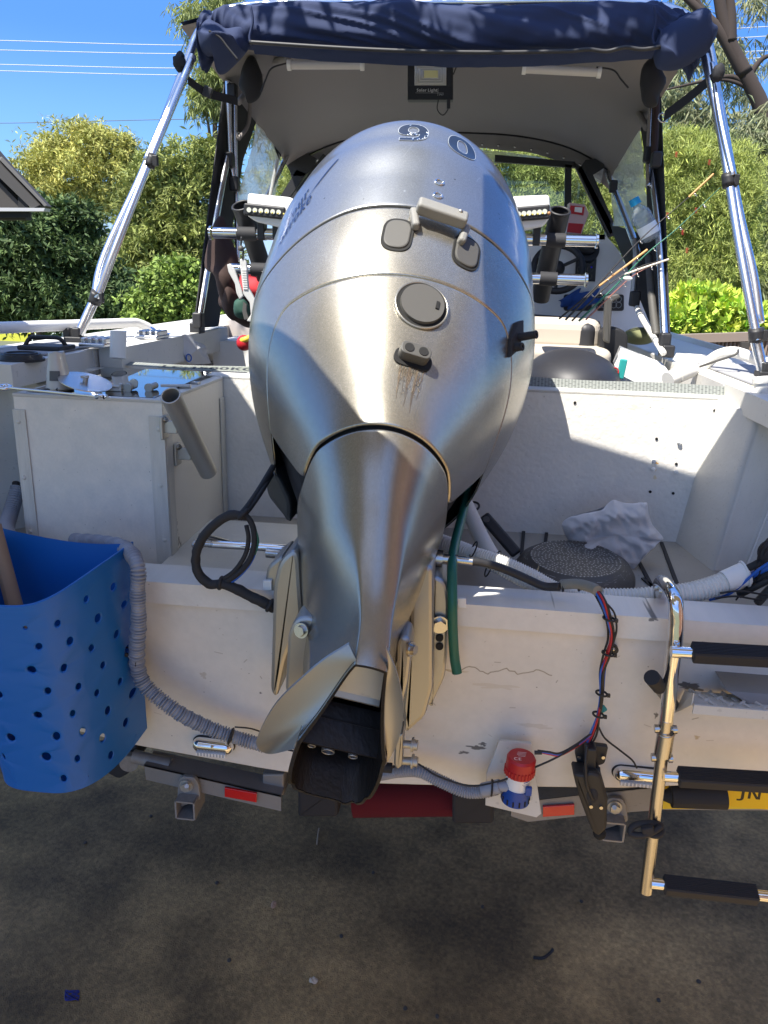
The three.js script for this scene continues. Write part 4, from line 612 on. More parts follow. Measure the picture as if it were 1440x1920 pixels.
// folding boarding ladder
{
  const t = thing('boarding_ladder', 'stainless boarding ladder with black step pads hooked over the transom', 'ladder', V(.5, .5, -1.28));
  const z = (y) => -1.30 + (y - 1100) * .00004;
  const L = [[1238, 1128, -1.47], [1238, 1094, -1.45], [1250, 1098, -1.385], [1266, 1128, -1.325], [1268, 1175, -1.315], [1259, 1260, -1.31], [1248, 1360, -1.305]].map((a) => onZ(...a));
  part('rail', capped(new THREE.CatmullRomCurve3(L, false, 'centripetal'), 60, () => .0135, 18), M.chrome, t, 'bent chrome upper rail');
  const low = part('lower_rail', rod(onZ(1249, 1350, -1.303), onZ(1211, 1672, -1.29), .0118, .0118, 20), M.steel, t, 'straight lower rail');
  part('hinge_ear', [disc(onZ(1235, 1106, -1.44), V(1, 0, 0), .016, .006), disc(onZ(1258, 1104, -1.44), V(1, 0, 0), .016, .006), rod(onZ(1226, 1102, -1.44), onZ(1265, 1102, -1.44), .006)], M.steel, t);
  const c = part('clamp', [rod(onZ(1249, 1372, -1.303), onZ(1242, 1416, -1.30), .0158, .0158, 20), ring(onZ(1248.5, 1374, -1.303), V(-.15, 1, 0), .0155, .002)], M.steel, t, 'bolted sleeve joint');
  for (const [x0, x1, y] of [[1230, 1266, 1366], [1224, 1258, 1420]]) part('clamp_bolt', [rod(onZ(x0, y, -1.30), onZ(x1, y + 2, -1.30), .0038), rod(onZ(x0 - 3, y, -1.30), onZ(x0 + 5, y, -1.30), .0078, .0078, 6), rod(onZ(x1 - 5, y + 2, -1.30), onZ(x1 + 3, y + 2, -1.30), .0078, .0078, 6)], M.steel, c);
  for (const [x0, x1, xs, y0, y1, lift, xe] of [[1258, 1500, 1296, 1222, 1236, 0, 1500], [1244, 1500, 1270, 1455, 1471, 0, 1500], [1220, 1470, 1244, 1656, 1684, 0, 1418]]) {
    const zz = -1.285, a = onZ(x0, y0, zz), b = onZ(x1, y1, zz), s = onZ(xs, y0 + (y1 - y0) * (xs - x0) / (x1 - x0), zz), e = onZ(xe, y0 + (y1 - y0) * (xe - x0) / (x1 - x0), zz);
    const r = part('rung', rod(a, b, .0105, .0105, 16), M.chrome, t);
    const d = e.clone().sub(s), n = 9, mid = lerp(s, e, .5);
    const pg = box(0, 0, 0, d.length(), .024, .034, .004); pg.rotateX(.35).rotateZ(Math.atan2(d.y, d.x)).translate(mid.x, mid.y + .002, mid.z + .002);
    const pad = part('step_pad', pg, M.rubber, r, 'black ribbed rubber step pad');
    for (let i = 0; i < n; i++) { const g = box(0, .0122, -.014 + i * .0035, d.length() * .99, .0016, .0016); g.rotateX(.35).rotateZ(Math.atan2(d.y, d.x)).translate(mid.x, mid.y + .002, mid.z + .002); part('rib', g, M.rubber, pad); }
  }
  const k = part('strap', [capped(new THREE.CatmullRomCurve3([[1240, 1548, -1.285], [1214, 1543, -1.275], [1186, 1550, -1.27], [1182, 1562, -1.265], [1204, 1566, -1.26], [1230, 1556, -1.268], [1240, 1548, -1.275]].map((a) => onZ(...a)), false), 40, () => .0062, 8), ring(onZ(1226, 1556, -1.297), V(-.1, 1, .1), .0145, .006)], M.rubber, t, 'black rubber retaining strap');
  part('buckle', box(onZ(1214, 1556, -1.262).x, onZ(1214, 1556, -1.262).y, -1.262, .022, .016, .012, .003, [0, 0, .3]), M.rubber, k);
}
// ---------------------------------------------------------------- boat trailer
{
  const t = thing('boat_trailer', 'galvanised boat trailer under the hull with red reflectors and a yellow plate', 'trailer', V(-.1, .3, -1.7));
  part('crossbeam', [slab([onZ(270, 1434, -1.50), onZ(527, 1492, -1.50), onZ(527, 1521, -1.50), onZ(274, 1462, -1.50)], V(0, .0, -.004)), slab([onZ(270, 1434, -1.50), onZ(527, 1492, -1.50), onZ(527, 1492, -1.50).add(V(0, 0, -.06)), onZ(270, 1434, -1.50).add(V(0, 0, -.06))], V(0, -.004, 0))], M.galv, t, 'left arm of the rear crossmember');
  part('crossbeam', [slab([onZ(958, 1530, -1.50), onZ(960, 1506, -1.50), onZ(1240, 1474, -1.50), onZ(1500, 1470, -1.50), onZ(1500, 1520, -1.50), onZ(1240, 1518, -1.50), onZ(1090, 1530, -1.50), onZ(990, 1541, -1.50)], V(0, 0, -.004)), slab([onZ(960, 1506, -1.50), onZ(1240, 1474, -1.50), onZ(1240, 1474, -1.50).add(V(0, 0, -.06)), onZ(960, 1506, -1.50).add(V(0, 0, -.06))], V(0, -.004, 0))], M.galv, t, 'right arm of the rear crossmember');
  part('roller_pipe', rod(onZ(250, 1418, -1.53), onZ(320, 1434, -1.53), .0165), M.galv, t); part('end_block', plate(zrect(492, 1452, 532, 1492, -1.53), .06, .004), M.galv, t);
  part('chassis_rail', [box(-.63, .60, -2.6, .05, .07, 2.0, .006), box(.25, .60, -2.6, .05, .07, 2.0, .006), box(-.19, .42, -2.9, .08, .08, 2.8, .006), box(-.15, .5, -2.0, 1.5, .06, .06, .006)].slice(0, 1), M.galv, t);
  part('chassis_rail', box(.25, .60, -2.6, .05, .07, 2.0, .006), M.galv, t); part('keel_beam', box(-.19, .40, -3.1, .08, .08, 2.8, .006), M.galv, t); part('bearer', box(-.15, .5, -2.1, 1.5, .06, .06, .006), M.galv, t);
  for (const [x, y, side] of [[350, 1472, -1], [1152, 1512, 1]]) {
    const b = part('skid_bracket', [plate(zs([[x - 19, y + 44], [x - 16, y - 8], [x - 8, y - 16], [x + 14, y - 14], [x + 22, y - 2], [x + 26, y + 28]], -1.485), .012, .002, .006)], M.galv, t);
    const c = onZ(x - 2, y + 46, -1.46), w = .044, h = .046, th = .004;
    part('tube_foot', [box(c.x - w / 2, c.y, c.z - .03, th, h, .07), box(c.x + w / 2, c.y, c.z - .03, th, h, .07), box(c.x, c.y + h / 2, c.z - .03, w - th, th, .07), box(c.x, c.y - h / 2, c.z - .03, w - th, th, .07), box(c.x, c.y, c.z - .06, w - th, h - th, .004)].map((g) => g), M.galv, b, 'open square tube end');
    part('bolt', [bolt(onZ(x, y, -1.485), V(0, 0, 1), .012), rod(onZ(x, y, -1.485), onZ(x, y + 2, -1.455), .005)], M.dullAlu, b);
  }
  part('reflector', plate(zs([[421, 1477], [481, 1488], [481, 1505], [421, 1494]], -1.492), .006, .001), M.reflector, t, 'red reflector on the left arm');
  part('reflector', plate(zs([[1018, 1513], [1077, 1509], [1077, 1528], [1018, 1532]], -1.492), .006, .001), M.reflector, t, 'red reflector on the right arm');
  part('carpet_bunk', warp(rod(onZ(664, 1497, -1.60), onZ(852, 1497, -1.60), .045, .042, 30), (v) => { v.y += .003 * noise(v.x * 30, v.z * 20); }), M.carpet, t, 'dark red carpeted bunk');
  for (const [a, b, c, d] of [[558, 1476, 634, 1533], [848, 1490, 926, 1546]]) part('rubber_block', plate(zrect(a, b, c, d, -1.52), .09, .008, .01), M.rubber, t);
  part('mudguard', plate(zs([[196, 1448], [228, 1410], [256, 1398], [260, 1420], [240, 1452], [222, 1462]], -1.56), .2, .006, .01), M.rubber, t);
  part('hub', disc(onZ(243, 1428, -1.545), V(.2, 0, 1), .022, .02), M.galv, t);
  const pl = part('number_plate', plate(zrect(1242, 1474, 1500, 1517, -1.487), .004, .0008), std(.78, .55, .02, .4), t, 'yellow trailer number plate');
  { const a = onZ(1242, 1476, -1.4863), b = onZ(1500, 1516, -1.4863), w = b.x - a.x; const g = new THREE.PlaneGeometry(w, .0425).translate((a.x + b.x) / 2, onZ(1370, 1495.5, -1.4863).y, -1.4863); part('plate_lettering', g, std(1, 1, 1, .4, 0, { map: canvas(1024, 190, (c) => { c.fillStyle = '#e9bd12'; c.fillRect(0, 0, 1024, 190); c.fillStyle = '#14130f'; c.font = 'bold 150px sans-serif'; c.fillText('JN', 570, 88); c.font = '62px sans-serif'; c.fillText('NSW TRAILER', 70, 170); }) }), pl); }
  const rb = part('plate_bracket', [warp(rod(onZ(1258, 1493, -1.455), onZ(1360, 1494, -1.455), .0235, .026, 20), (v) => { v.y *= 1; }), rod(onZ(1238, 1492, -1.46), onZ(1262, 1492, -1.46), .008, .02)], M.rubber, t, 'black rubber buffer in front of the plate');
}

// ---------------------------------------------------------------- bait box on the port side of the well, and what lies on it
{
  const x0 = -1.012, x1 = -.667, zf = -1.62, zb = -2.045, y0 = .99, y1 = 1.374;
  const t = thing('storage_box', 'white painted box in the port corner of the well with a dark glossy lid', 'box', V(-.84, y0, -1.83));
  const tex = wash(-1.02, .98, -.66, 1.38, zf, 1024, 1024, (g, flake, at, s) => {
    for (const [x, y, w, h] of [[292, 845, 7, 16], [297, 856, 4, 9]]) flake(x, y, w, h, '#7d7c7b');
    for (let i = 0; i < 40; i++) flake(rr(40, 320), rr(755, 1040), rr(.6, 1.6), rr(.6, 1.4), ['#8e8b88', '#c4c1bd', '#5c5854'][i % 3], 4, i);
    for (let i = 0; i < 60; i++) { const k = rnd(); flake(315 + rr(-6, 6) * k, 1040 - 90 * k * k, rr(.6, 3), rr(.8, 4), ['#3b332b', '#6c6154', '#948a7a'][i % 3], 5, i); }
  });
  const fg = new THREE.BoxGeometry(x1 - x0, y1 - y0, .004).translate((x0 + x1) / 2, (y0 + y1) / 2, zf); 
  const uvOf = (g) => { const p = g.attributes.position, uv = []; for (let i = 0; i < p.count; i++) uv.push((p.getX(i) + 1.02) / .36, (p.getY(i) - .98) / .40); g.setAttribute('uv', new THREE.Float32BufferAttribute(uv, 2)); return g; };
  part('front_panel', uvOf(fg), std(1, 1, 1, .42, 0, { map: tex, bumpMap: T.brush, bumpScale: .0016 }), t, 'brushed white front panel with chips at its edge');
  const sideTex = canvas(1024, 1024, (g) => { g.fillStyle = '#e3ded3'; g.fillRect(0, 0, 1024, 1024); for (let i = 0; i < 260; i++) { const k = rnd(); g.fillStyle = ['#2f2a24', '#6f6558', '#a39a8b', '#57503f'][i % 4]; g.globalAlpha = .35 + .6 * rnd(); const y = 1024 - 430 * k * k, x = 20 + 210 * rnd() * (1 - k * .7); g.beginPath(); g.ellipse(x, y, 2 + 7 * rnd() * (1 - k), 3 + 14 * rnd(), rr(-.3, .3), 0, 7); g.fill(); } g.globalAlpha = 1; for (let i = 0; i < 60; i++) { g.strokeStyle = '#bdb6a8'; g.lineWidth = 1.4; const x = rnd() * 1024, y = rnd() * 1024; g.beginPath(); g.moveTo(x, y); g.lineTo(x + rr(-8, 8), y + rr(6, 50)); g.stroke(); } });
  const sg = sheet((u, v) => V(x1, y0 + (y1 - y0) * v, zf + (zb - zf) * u), 2, 2);
  part('side_panel', sg, std(1, 1, 1, .42, 0, { map: sideTex, bumpMap: T.brush, bumpScale: .0012 }), t, 'side panel with worn dirty lower edge');
  part('port_panel', box(x0, (y0 + y1) / 2, (zf + zb) / 2, .004, y1 - y0, zf - zb - .008), M.cap, t);
  part('top_rim', [box((x0 + x1) / 2, y1, zf - .008, x1 - x0 + .004, .008, .022, .002), box(x1 - .012, y1, (zf + zb) / 2 - .01, .028, .0078, zf - zb - .02, .002), box(x0 + .008, y1, (zf + zb) / 2 - .01, .018, .0076, zf - zb - .02, .002)], M.cap, t);
  const lid = part('lid', slab([V(x0 + .018, y1 + .0005, zf - .020), V(x1 - .027, y1 + .0005, zf - .020), V(x1 - .027, y1 + .013, zb + .01), V(x0 + .018, y1 + .013, zb + .01)], V(0, .004, 0)), std(.012, .014, .018, .035, 0, { clearcoat: 1, clearcoatRoughness: .02 }), t, 'dark glossy lid mirroring the sky');
  for (const [x, w] of [[x0 + .011, .03], [x1 - .014, .036]]) {
    const s = part('corner_strip', box(x, (y0 + y1) / 2 - .012, zf + .004, w, y1 - y0 - .04, .004, .001), M.cap, t);
    for (let i = 0; i < 3; i++) part('rivet', ball(V(x + rr(-.006, .006), y1 - .06 - i * .13, zf + .006), .0055, 1, 1, .5), M.cap, s);
  }
  part('corner_strip', box(x1 + .003, (y0 + y1) / 2 - .012, zf - .018, .004, y1 - y0 - .04, .036, .001), M.cap, t);
  part('corner_strip', box(x1 + .003, (y0 + y1) / 2 - .02, zb + .02, .003, y1 - y0 - .06, .036, .001), M.cap, t);
  const h = part('hinge', [rod(onY(302, 724, y1 + .008), onY(358, 724, y1 + .010), .005), box(onY(318, 722, y1 + .01).x, y1 + .007, onY(318, 722, y1).z, .03, .006, .024, .001), box(onY(346, 722, y1 + .01).x, y1 + .007, onY(346, 722, y1).z, .026, .006, .022, .001)], M.dullAlu, t, 'small metal hinge');
  const ly = y1 + .0055;
  { const L = 'loose '; const a = onY(214, 734, ly); solo('latch', 'loose metal latch bracket lying on the dark lid', 'latch', [box(a.x, ly + .004, a.z, .036, .006, .016, .001, [0, .2, 0]), rod(a.clone().add(V(-.018, .010, -.004)), a.clone().add(V(.018, .010, -.008)), .004), box(a.x - .014, ly + .01, a.z, .006, .016, .012, .001), box(a.x + .016, ly + .01, a.z - .004, .006, .016, .012, .001)], M.dullAlu); }
  for (const [x, y, l] of [[246, 733, 'pair of knurled bolts standing on the dark lid'], [285, 733, 'single knurled bolt standing on the dark lid near the hinge']]) { const a = onY(x, y, ly); const g = [rod(a.clone().add(V(0, .009, .012)), a.clone().add(V(.004, .012, -.014)), .0075, .0075, 20), rod(a.clone().add(V(0, .009, .012)), a.clone().add(V(-.001, .0088, .018)), .0105, .0105, 20)]; if (x < 260) g.push(rod(a.clone().add(V(.006, .018, -.004)), a.clone().add(V(.008, .018, .004)), .010, .010, 20)); solo('bolt', l, 'bolt', g, M.dullAlu); }
  { // spanner
    const a = onY(10, 726, ly + .008), b = onY(190, 744, ly + .008);
    const t = thing('spanner', 'chrome ring spanner lying along the front edge of the box', 'spanner', lerp(a, b, .5));
    part('shank', (() => { const g = new RoundedBoxGeometry(a.distanceTo(b) - .03, .005, .011, 2, .002); const d = b.clone().sub(a); return g.rotateY(-Math.atan2(d.z, d.x)).translate((a.x + b.x) / 2, (a.y + b.y) / 2, (a.z + b.z) / 2); })(), M.chrome, t);
    part('ring_end', ring(a, V(.1, 1, .15), .0115, .0048), M.chrome, t); part('open_end', [new THREE.TorusGeometry(.010, .0045, 8, 20, 4.6).rotateX(Math.PI / 2).rotateY(-2.3).translate(b.x, b.y, b.z)], M.chrome, t);
  }
  { // cone on a disc
    const t = thing('cone_and_disc', 'flaking silver cone with a thin steel disc leaning on the dark lid', 'part', onY(125, 728, ly));
    const a = onY(112, 733, ly), b = a.clone().add(V(-.006, .086, -.01));
    part('cone', warp(capped(new THREE.LineCurve3(a, b), 20, (u) => .030 - .013 * u, 28), (v) => { const k = .0025 * Math.max(0, noise(v.x * 70, v.y * 70, v.z * 70)); v.x += k; v.y += k * .5 + (v.y > b.y - .012 ? .006 * noise(v.x * 80, v.z * 60, 2) : 0); }), std(.75, .74, .70, .42, .2, { map: canvas(128, 128, (g) => { g.fillStyle = '#d8d5ce'; g.fillRect(0, 0, 128, 128); }), bumpMap: T.brush, bumpScale: .002 }), t);
    part('bare_patch', sheet((u, v) => { const A = .9 + u * .9, k = .3 + v * .25, r = .0302 - .013 * k + .0022; return lerp(a, b, k).add(V(Math.cos(A) * r, 0, Math.sin(A) * r)); }, 8, 6), std(.12, .12, .12, .6, .5), t);
    const n = V(.28, 1, .12).normalize(), c = onY(160, 716, ly + .024);
    const d = part('disc', disc(c, n, .058, .0022, 48), M.steel, t, 'thin round steel disc'); part('wing_nut', [rod(c, c.clone().addScaledVector(n, .012), .0055), box(c.x, c.y + .011, c.z, .018, .006, .004, .001, [0, .6, 0])], M.dullAlu, d);
    part('spike', capped(new THREE.LineCurve3(onY(110, 731, ly + .006), onY(66, 731, ly + .004)), 4, (u) => .006 - .005 * u, 10), M.black, t);
  }
  { // tube rod holder on the side of the box
    const a = onX(320, 742, -.615), b = onX(390, 884, -.610), t = thing('rod_holder', 'dull aluminium tube rod holder bolted to the side of the white box', 'rod holder', lerp(a, b, .5));
    part('tube', [capped(new THREE.LineCurve3(a, b), 8, () => .0215, 32, false), capped(new THREE.LineCurve3(a, b), 8, () => .0180, 32, false), ring(a, b.clone().sub(a), .01975, .0019, 40), ring(b, b.clone().sub(a), .01975, .0019, 40)], M.dullAlu, t);
    for (const k of [.32, .68]) { const p = lerp(a, b, k); part('mount', [box((p.x - .02 - .665) / 2, p.y - .012, p.z - .004, Math.abs(p.x - .012 + .665), .028, .012, .002), box(-.661, p.y - .014, p.z - .004, .008, .052, .032, .003)], M.dullAlu, t); part('mount_bolt', bolt(V(-.655, p.y + .004, p.z + .002), V(1, .2, .5), .0055), M.steel, t); }
  }
}

// ---------------------------------------------------------------- along the port and starboard decks
{
  const z = -2.14, tx = canvas(2048, 96, (g, w, h) => { g.fillStyle = '#7e827f'; g.fillRect(0, 0, w, h); for (let i = 0; i < w; i += 5) { g.fillStyle = i % 10 ? '#6f7370' : '#8b8f8a'; g.fillRect(i, 0, 3, h); } g.fillStyle = '#3b3d3c'; for (let r = 0; r < 5; r++) for (let i = (r % 2) * 12; i < w; i += 24) g.fillRect(i, 16 + r * 15, 7, 3); g.fillStyle = '#74786f'; g.fillRect(230, 8, 360, 80); g.fillStyle = '#23262e'; g.font = 'bold 64px sans-serif'; g.fillText('LC:1500KG', 236, 72); });
  const s = solo('webbing_strap', 'grey webbing strap with printed load limit stretched along the bulkhead top', 'strap', (() => { const g = sheet((u, v) => { const L = onZ(170, 681, z), R = onZ(1392, 738, -2.08); const p = lerp(L, R, u); const k = .006 + .026 * sst(0, .8, u); return V(p.x, p.y - k * .5 + k * v + .0015 * Math.sin(u * 30), p.z - (.045 - k) * v); }, 80, 3); return g; })(), std(1, 1, 1, .85, 0, { map: tx }), undefined);
  const p = onZ(1402, 733, -2.06); solo('strap_pad', 'pale yellow end of the webbing strap by the starboard deck', 'strap end', box(p.x, p.y, p.z, .05, .022, .03, .004, [.3, -.1, -.05]), std(.55, .53, .36, .8));
}
solo('port_grab_rail', 'white painted grab rail above the port side deck', 'rail', pipe([onX(-90, 618, -1.30), onX(258, 605, -1.16), onX(283, 616, -1.13), onX(287, 634, -1.12)], .016, .05), M.plastic);
solo('port_rod_tube', 'short white plastic rod tube standing inside the port gunwale', 'rod holder', (() => { const a = onX(221, 672, -.97), b = onX(222, 622, -.97); return [rod(a, b, .0215, .0215, 24, true), rod(a, b, .0185, .0185, 24, true), rod(a, lerp(a, b, .86), .018), ring(b, V(0, 1, 0), .020, .002)]; })(), M.pvc);
for (const [x, y, l] of [[188, 648, 'cast aluminium cleat on the port deck nearer the transom'], [286, 633, 'cast aluminium cleat on the port deck farther forward']]) { const p = onY(x, y, 1.44); solo('deck_cleat', l, 'cleat', [box(p.x, 1.444, p.z, .075, .012, .11, .004), ...[-.03, -.01, .01, .03].map((d) => box(p.x + d, 1.456, p.z, .012, .016, .085, .004))], M.alu, 'cleats on the port deck'); }
{ const p = onY(88, 652, 1.44), t = thing('deck_hatch', 'black plastic pull handle on the port side deck', 'handle', p); part('base', box(p.x, 1.442, p.z, .12, .012, .09, .004), M.black, t); part('grip', pipe([V(p.x - .05, 1.446, p.z + .02), V(p.x - .04, 1.468, p.z + .01), V(p.x + .04, 1.468, p.z), V(p.x + .05, 1.446, p.z - .01)], .0055, .02), M.black, t); }
{ const p = onY(40, 671, 1.435), t = part('deck_plug', [rod(V(p.x, 1.428, p.z), V(p.x, 1.434, p.z), .054, .054, 32)], M.black, boat, 'low black round cap on the port quarter deck'); part('cap', [rod(V(p.x, 1.432, p.z), V(p.x, 1.445, p.z), .05, .046, 32)], M.black, t); part('ridge', ring(V(p.x, 1.446, p.z), V(0, 1, 0), .036, .003), M.black, t); }
solo('rope', 'thin blue cord tied from the port rail to the gunwale', 'cord', cord([onX(283, 614, -1.12), onX(300, 622, -1.1), onX(345, 632, -1.04)], .003, 12, 6), M.wireBlue);
{ const oc = [[342, 628], [366, 634], [385, 652], [396, 680], [360, 682], [346, 672]]; const c0 = onX(364, 655, -.97), bp = new THREE.CatmullRomCurve3(oc.map(([x, y]) => onX(x, y, -.985)), true, 'catmullrom', .3);
  const t = thing('hanging_cloth', 'white cloth with a small blue ring print hung over the port gunwale', 'cloth', c0); part('cloth', sheet((u, v) => lerp(c0, bp.getPoint(u % 1), v).add(V(.012 * (1 - v) + .006 * Math.sin(u * 25) * v, 0, 0)), 60, 12), M.cloth, t);
  const q = onX(354, 671, -.972); part('ring_print', ring(q, V(1, .1, .5), .012, .0022, 24, 6), M.wireBlue, t); }
solo('starboard_rail', 'white plastic tube rail bent along the starboard deck', 'rail', pipe([onZ(1300, 712, -2.5), onZ(1338, 668, -2.45), onZ(1372, 658, -2.4), onZ(1500, 700, -2.2)], .0165, .06), M.pvc);
solo('pvc_tube', 'cream plastic tube end lying across the starboard gunwale', 'tube', [rod(onZ(1252, 712, -2.30), onZ(1300, 690, -2.36), .022, .022, 20), rod(onZ(1268, 704, -2.32), onZ(1296, 692, -2.355), .0245, .0245, 20)], M.pvc);
{ const p = onY(1428, 742, 1.415); solo('corner_tube', 'white plastic upright tube end on the starboard quarter', 'tube', [rod(onZ(1432, 758, -1.95), onZ(1432, 712, -1.95), .024, .022, 24), rod(onZ(1432, 716, -1.95), onZ(1432, 708, -1.95), .026, .026, 24)], M.pvc); }
solo('rope', 'dark blue line tied round the starboard rail', 'cord', cord([onZ(1305, 690, -2.4), onZ(1340, 678, -2.36), onZ(1378, 665, -2.32), onZ(1384, 656, -2.36), onZ(1380, 668, -2.42)], .0035, 24, 6), M.padGrey);

// ---------------------------------------------------------------- folding frame with the rolled blue cover
{
  const t = thing('bimini_frame', 'polished aluminium folding canopy frame standing on both side decks', 'canopy frame', V(-.19, 1.43, -2.3));
  const PX = (l) => l.map(([x, y, z]) => onZ(x, y, z));
  const main = PX([[183, 552, -2.32], [352, 112, -2.66], [376, 50, -2.70], [420, 16, -2.72], [1240, 8, -2.72], [1300, 30, -2.70], [1328, 84, -2.68], [1410, 530, -2.34], [1424, 600, -2.30]]);
  part('main_bow', capped(new THREE.CatmullRomCurve3(PX([[178, 566, -2.31], [190, 500, -2.36], [270, 320, -2.5], [352, 112, -2.66], [372, 62, -2.70], [402, 30, -2.73], [450, 14, -2.74], [840, 6, -2.75], [1225, 10, -2.74], [1290, 32, -2.73], [1322, 70, -2.70], [1345, 180, -2.60], [1385, 400, -2.44], [1412, 520, -2.36], [1424, 605, -2.31]]), false, 'centripetal'), 160, () => .0135, 16), M.alu, t, 'outer hoop');
  part('second_bow', capped(new THREE.CatmullRomCurve3(PX([[182, 560, -2.29], [215, 470, -2.34], [290, 280, -2.48], [362, 105, -2.62]]), false), 40, () => .0115, 14), M.alu, t);
  part('second_bow', capped(new THREE.CatmullRomCurve3(PX([[1322, 105, -2.66], [1352, 250, -2.54], [1388, 470, -2.38], [1420, 640, -2.27]]), false), 40, () => .0125, 14), M.alu, t);
  part('third_bow', capped(new THREE.CatmullRomCurve3(PX([[274, 300, -2.46], [340, 150, -2.6], [358, 118, -2.64]]), false), 30, () => .0095, 12), M.alu, t);
  part('third_bow', capped(new THREE.CatmullRomCurve3(PX([[1334, 120, -2.64], [1352, 230, -2.54], [1374, 330, -2.46]]), false), 30, () => .0095, 12), M.alu, t);
  part('lower_leg', rod(onZ(148, 628, -2.25), onZ(182, 552, -2.31), .0145), M.alu, t); part('lower_leg', rod(onZ(1432, 706, -2.24), onZ(1414, 625, -2.29), .0145), M.alu, t);
  for (const [x, y, z, n, r] of [[180, 558, -2.30, V(.4, 1, 0), .0195], [284, 302, -2.46, V(.4, 1, -.2), .016], [1366, 338, -2.47, V(-.2, 1, -.2), .018], [1418, 628, -2.28, V(-.2, 1, 0), .0205]]) part('clamp', [capped(new THREE.LineCurve3(onZ(x, y, z).addScaledVector(n, -.018), onZ(x, y, z).addScaledVector(n, .018)), 3, () => r, 14), box(onZ(x, y, z).x + r, onZ(x, y, z).y, z + .008, .016, .03, .016, .003)], M.black, t);
  part('foot', [box(onZ(143, 640, -2.25).x, 1.444, -2.25, .055, .016, .05, .004), box(onZ(146, 632, -2.25).x, 1.462, -2.25, .026, .034, .03, .006), box(onZ(128, 636, -2.26).x, 1.46, -2.26, .022, .03, .022, .004)], M.black, t);
  part('foot', [box(onZ(1436, 714, -2.24).x, 1.424, -2.24, .055, .016, .05, .004), box(onZ(1434, 708, -2.24).x, 1.44, -2.24, .028, .034, .03, .006)], M.black, t);
  part('knot', warp(ball(onZ(338, 116, -2.63), .026, .8, 1.2, .7, 20), (v) => { v.x += .006 * noise(v.x * 90, v.y * 90, 1); v.y += .006 * noise(v.x * 80, v.y * 80, 4); }), M.canvasBlack, t);
  const belt = (l, w, name) => { const c = curve(l); const g = sheet((u, v) => { const p = c.getPoint(u); return p.add(V(0, (v - .5) * w, .002 * Math.sin(u * 9))); }, 30, 3); return g; };
  const s1 = part('strap', belt(PX([[352, 150, -2.62], [384, 172, -2.66], [415, 182, -2.72], [446, 190, -2.80]]), .026), M.canvasBlack, t, 'black webbing strap to the port pillar'); part('buckle', box(onZ(388, 172, -2.65).x, onZ(388, 172, -2.65).y, -2.655, .030, .032, .012, .003, [0, 0, -.4]), M.black, s1);
  const s2 = part('strap', belt(PX([[1350, 138, -2.58], [1325, 155, -2.62], [1285, 188, -2.68], [1245, 218, -2.76]]), .032), M.canvasBlack, t, 'black webbing strap to the starboard pillar'); part('buckle', ring(onZ(1242, 221, -2.76), V(.3, .4, 1), .014, .0025, 16, 6), M.steel, s2); part('strap_knot', warp(ball(onZ(1347, 136, -2.57), .018, 1, 1.3, .8), (v) => { v.y += .004 * noise(v.x * 100, v.y * 100); }), M.canvasBlack, s2);
}
{
  const t = thing('rolled_cover', 'dark blue canvas cover rolled up along the rear edge of the canopy', 'boat cover', V(-.1, 2.35, -2.68));
  const C = curve([[372, 92, -2.66], [420, 62, -2.665], [500, 50, -2.67], [700, 50, -2.67], [850, 54, -2.67], [1050, 52, -2.67], [1180, 50, -2.67], [1260, 62, -2.665], [1314, 98, -2.65]].map((a) => onZ(...a)));
  const fold = (u, a) => { const e = sst(.22, .02, u) + sst(.74, .97, u); return .004 * noise(u * 40 + a * .6, a * 1.2, 1) + .012 * e * (1 - 2 * Math.abs(noise(u * 46 + Math.sin(a) * 2.2, a * .55, 5))) + .010 * noise(u * 9, a * .9, 9) + .007 * (1 - 2 * Math.abs(noise(u * 22 - a * 2.2, a * .7, 3))); };
  part('roll', sheet((u, v) => { const a = v * 2 * Math.PI, p = C.getPoint(u), k = fold(u, v > .999 ? 0 : a), e = Math.min(1, Math.sqrt(Math.min(u, 1 - u) * 40)); const w = .054 * e * (1 + .12 * (sst(.10, .04, u) + sst(.9, .96, u))); return p.add(V(0, Math.cos(a) * (w * 1.12 + k * e), Math.sin(a) * (w * .85 + k * e))); }, 320, 72), M.navy, t);
  part('skirt', sheet((u, v) => { const p = onZ(470 + 760 * u, 78 + 16 * Math.sin(u * 2.9) + 6 * u, -2.60); return p.add(V(0, -.027 * v * (.75 + .35 * Math.sin(u * 3 + .3) + .12 * noise(u * 12, 3)), -.045 * v + .006 * noise(u * 30, v * 2, 4))); }, 160, 8), M.navy, t, 'loose lower flap of the cover');
  const zp = part('zip', cord(Array.from({ length: 24 }, (_, i) => { const u = i / 23; return onZ(468 + 770 * u, 79 + 16 * Math.sin(u * 2.9) + 6 * u + (u > .8 ? 3 * Math.sin(u * 60) : 0), -2.592); }), .006, 120, 8), M.black, t, 'black zip along the cover');
  const lump = (px, py, rx, ry, k) => warp(ball(onZ(px, py - 6, -2.64), 1, rx, ry * .88, .08, 56), (v) => { const n = (1 - 2 * Math.abs(noise(v.x * 13 + v.y * 6, v.y * 10 - v.x * 4, v.z * 8 + k))) * .022 + .008 * noise(v.x * 34, v.y * 30, k); v.x += n; v.y += n * .8; v.z += n * 1.2; });
  part('bundle', [lump(416, 84, .080, .080, 1)], M.navy, t, 'bunched port end of the cover'); part('bundle', [lump(1272, 88, .080, .078, 4)], M.navy, t, 'bunched starboard end of the cover');
  part('hem', cord([[392, 58], [412, 70], [428, 90], [446, 112]].map(([x, y]) => onZ(x, y, -2.545)), .0035, 24, 6), M.canvasBlack, t);
  for (const x of [470, 1226]) part('gather', cord([[x, 12], [x + 4, 40], [x - 2, 70], [x + 2, 86]].map(([a, b]) => onZ(a, b, -2.60)), .004, 16, 6), M.navy, t);
}

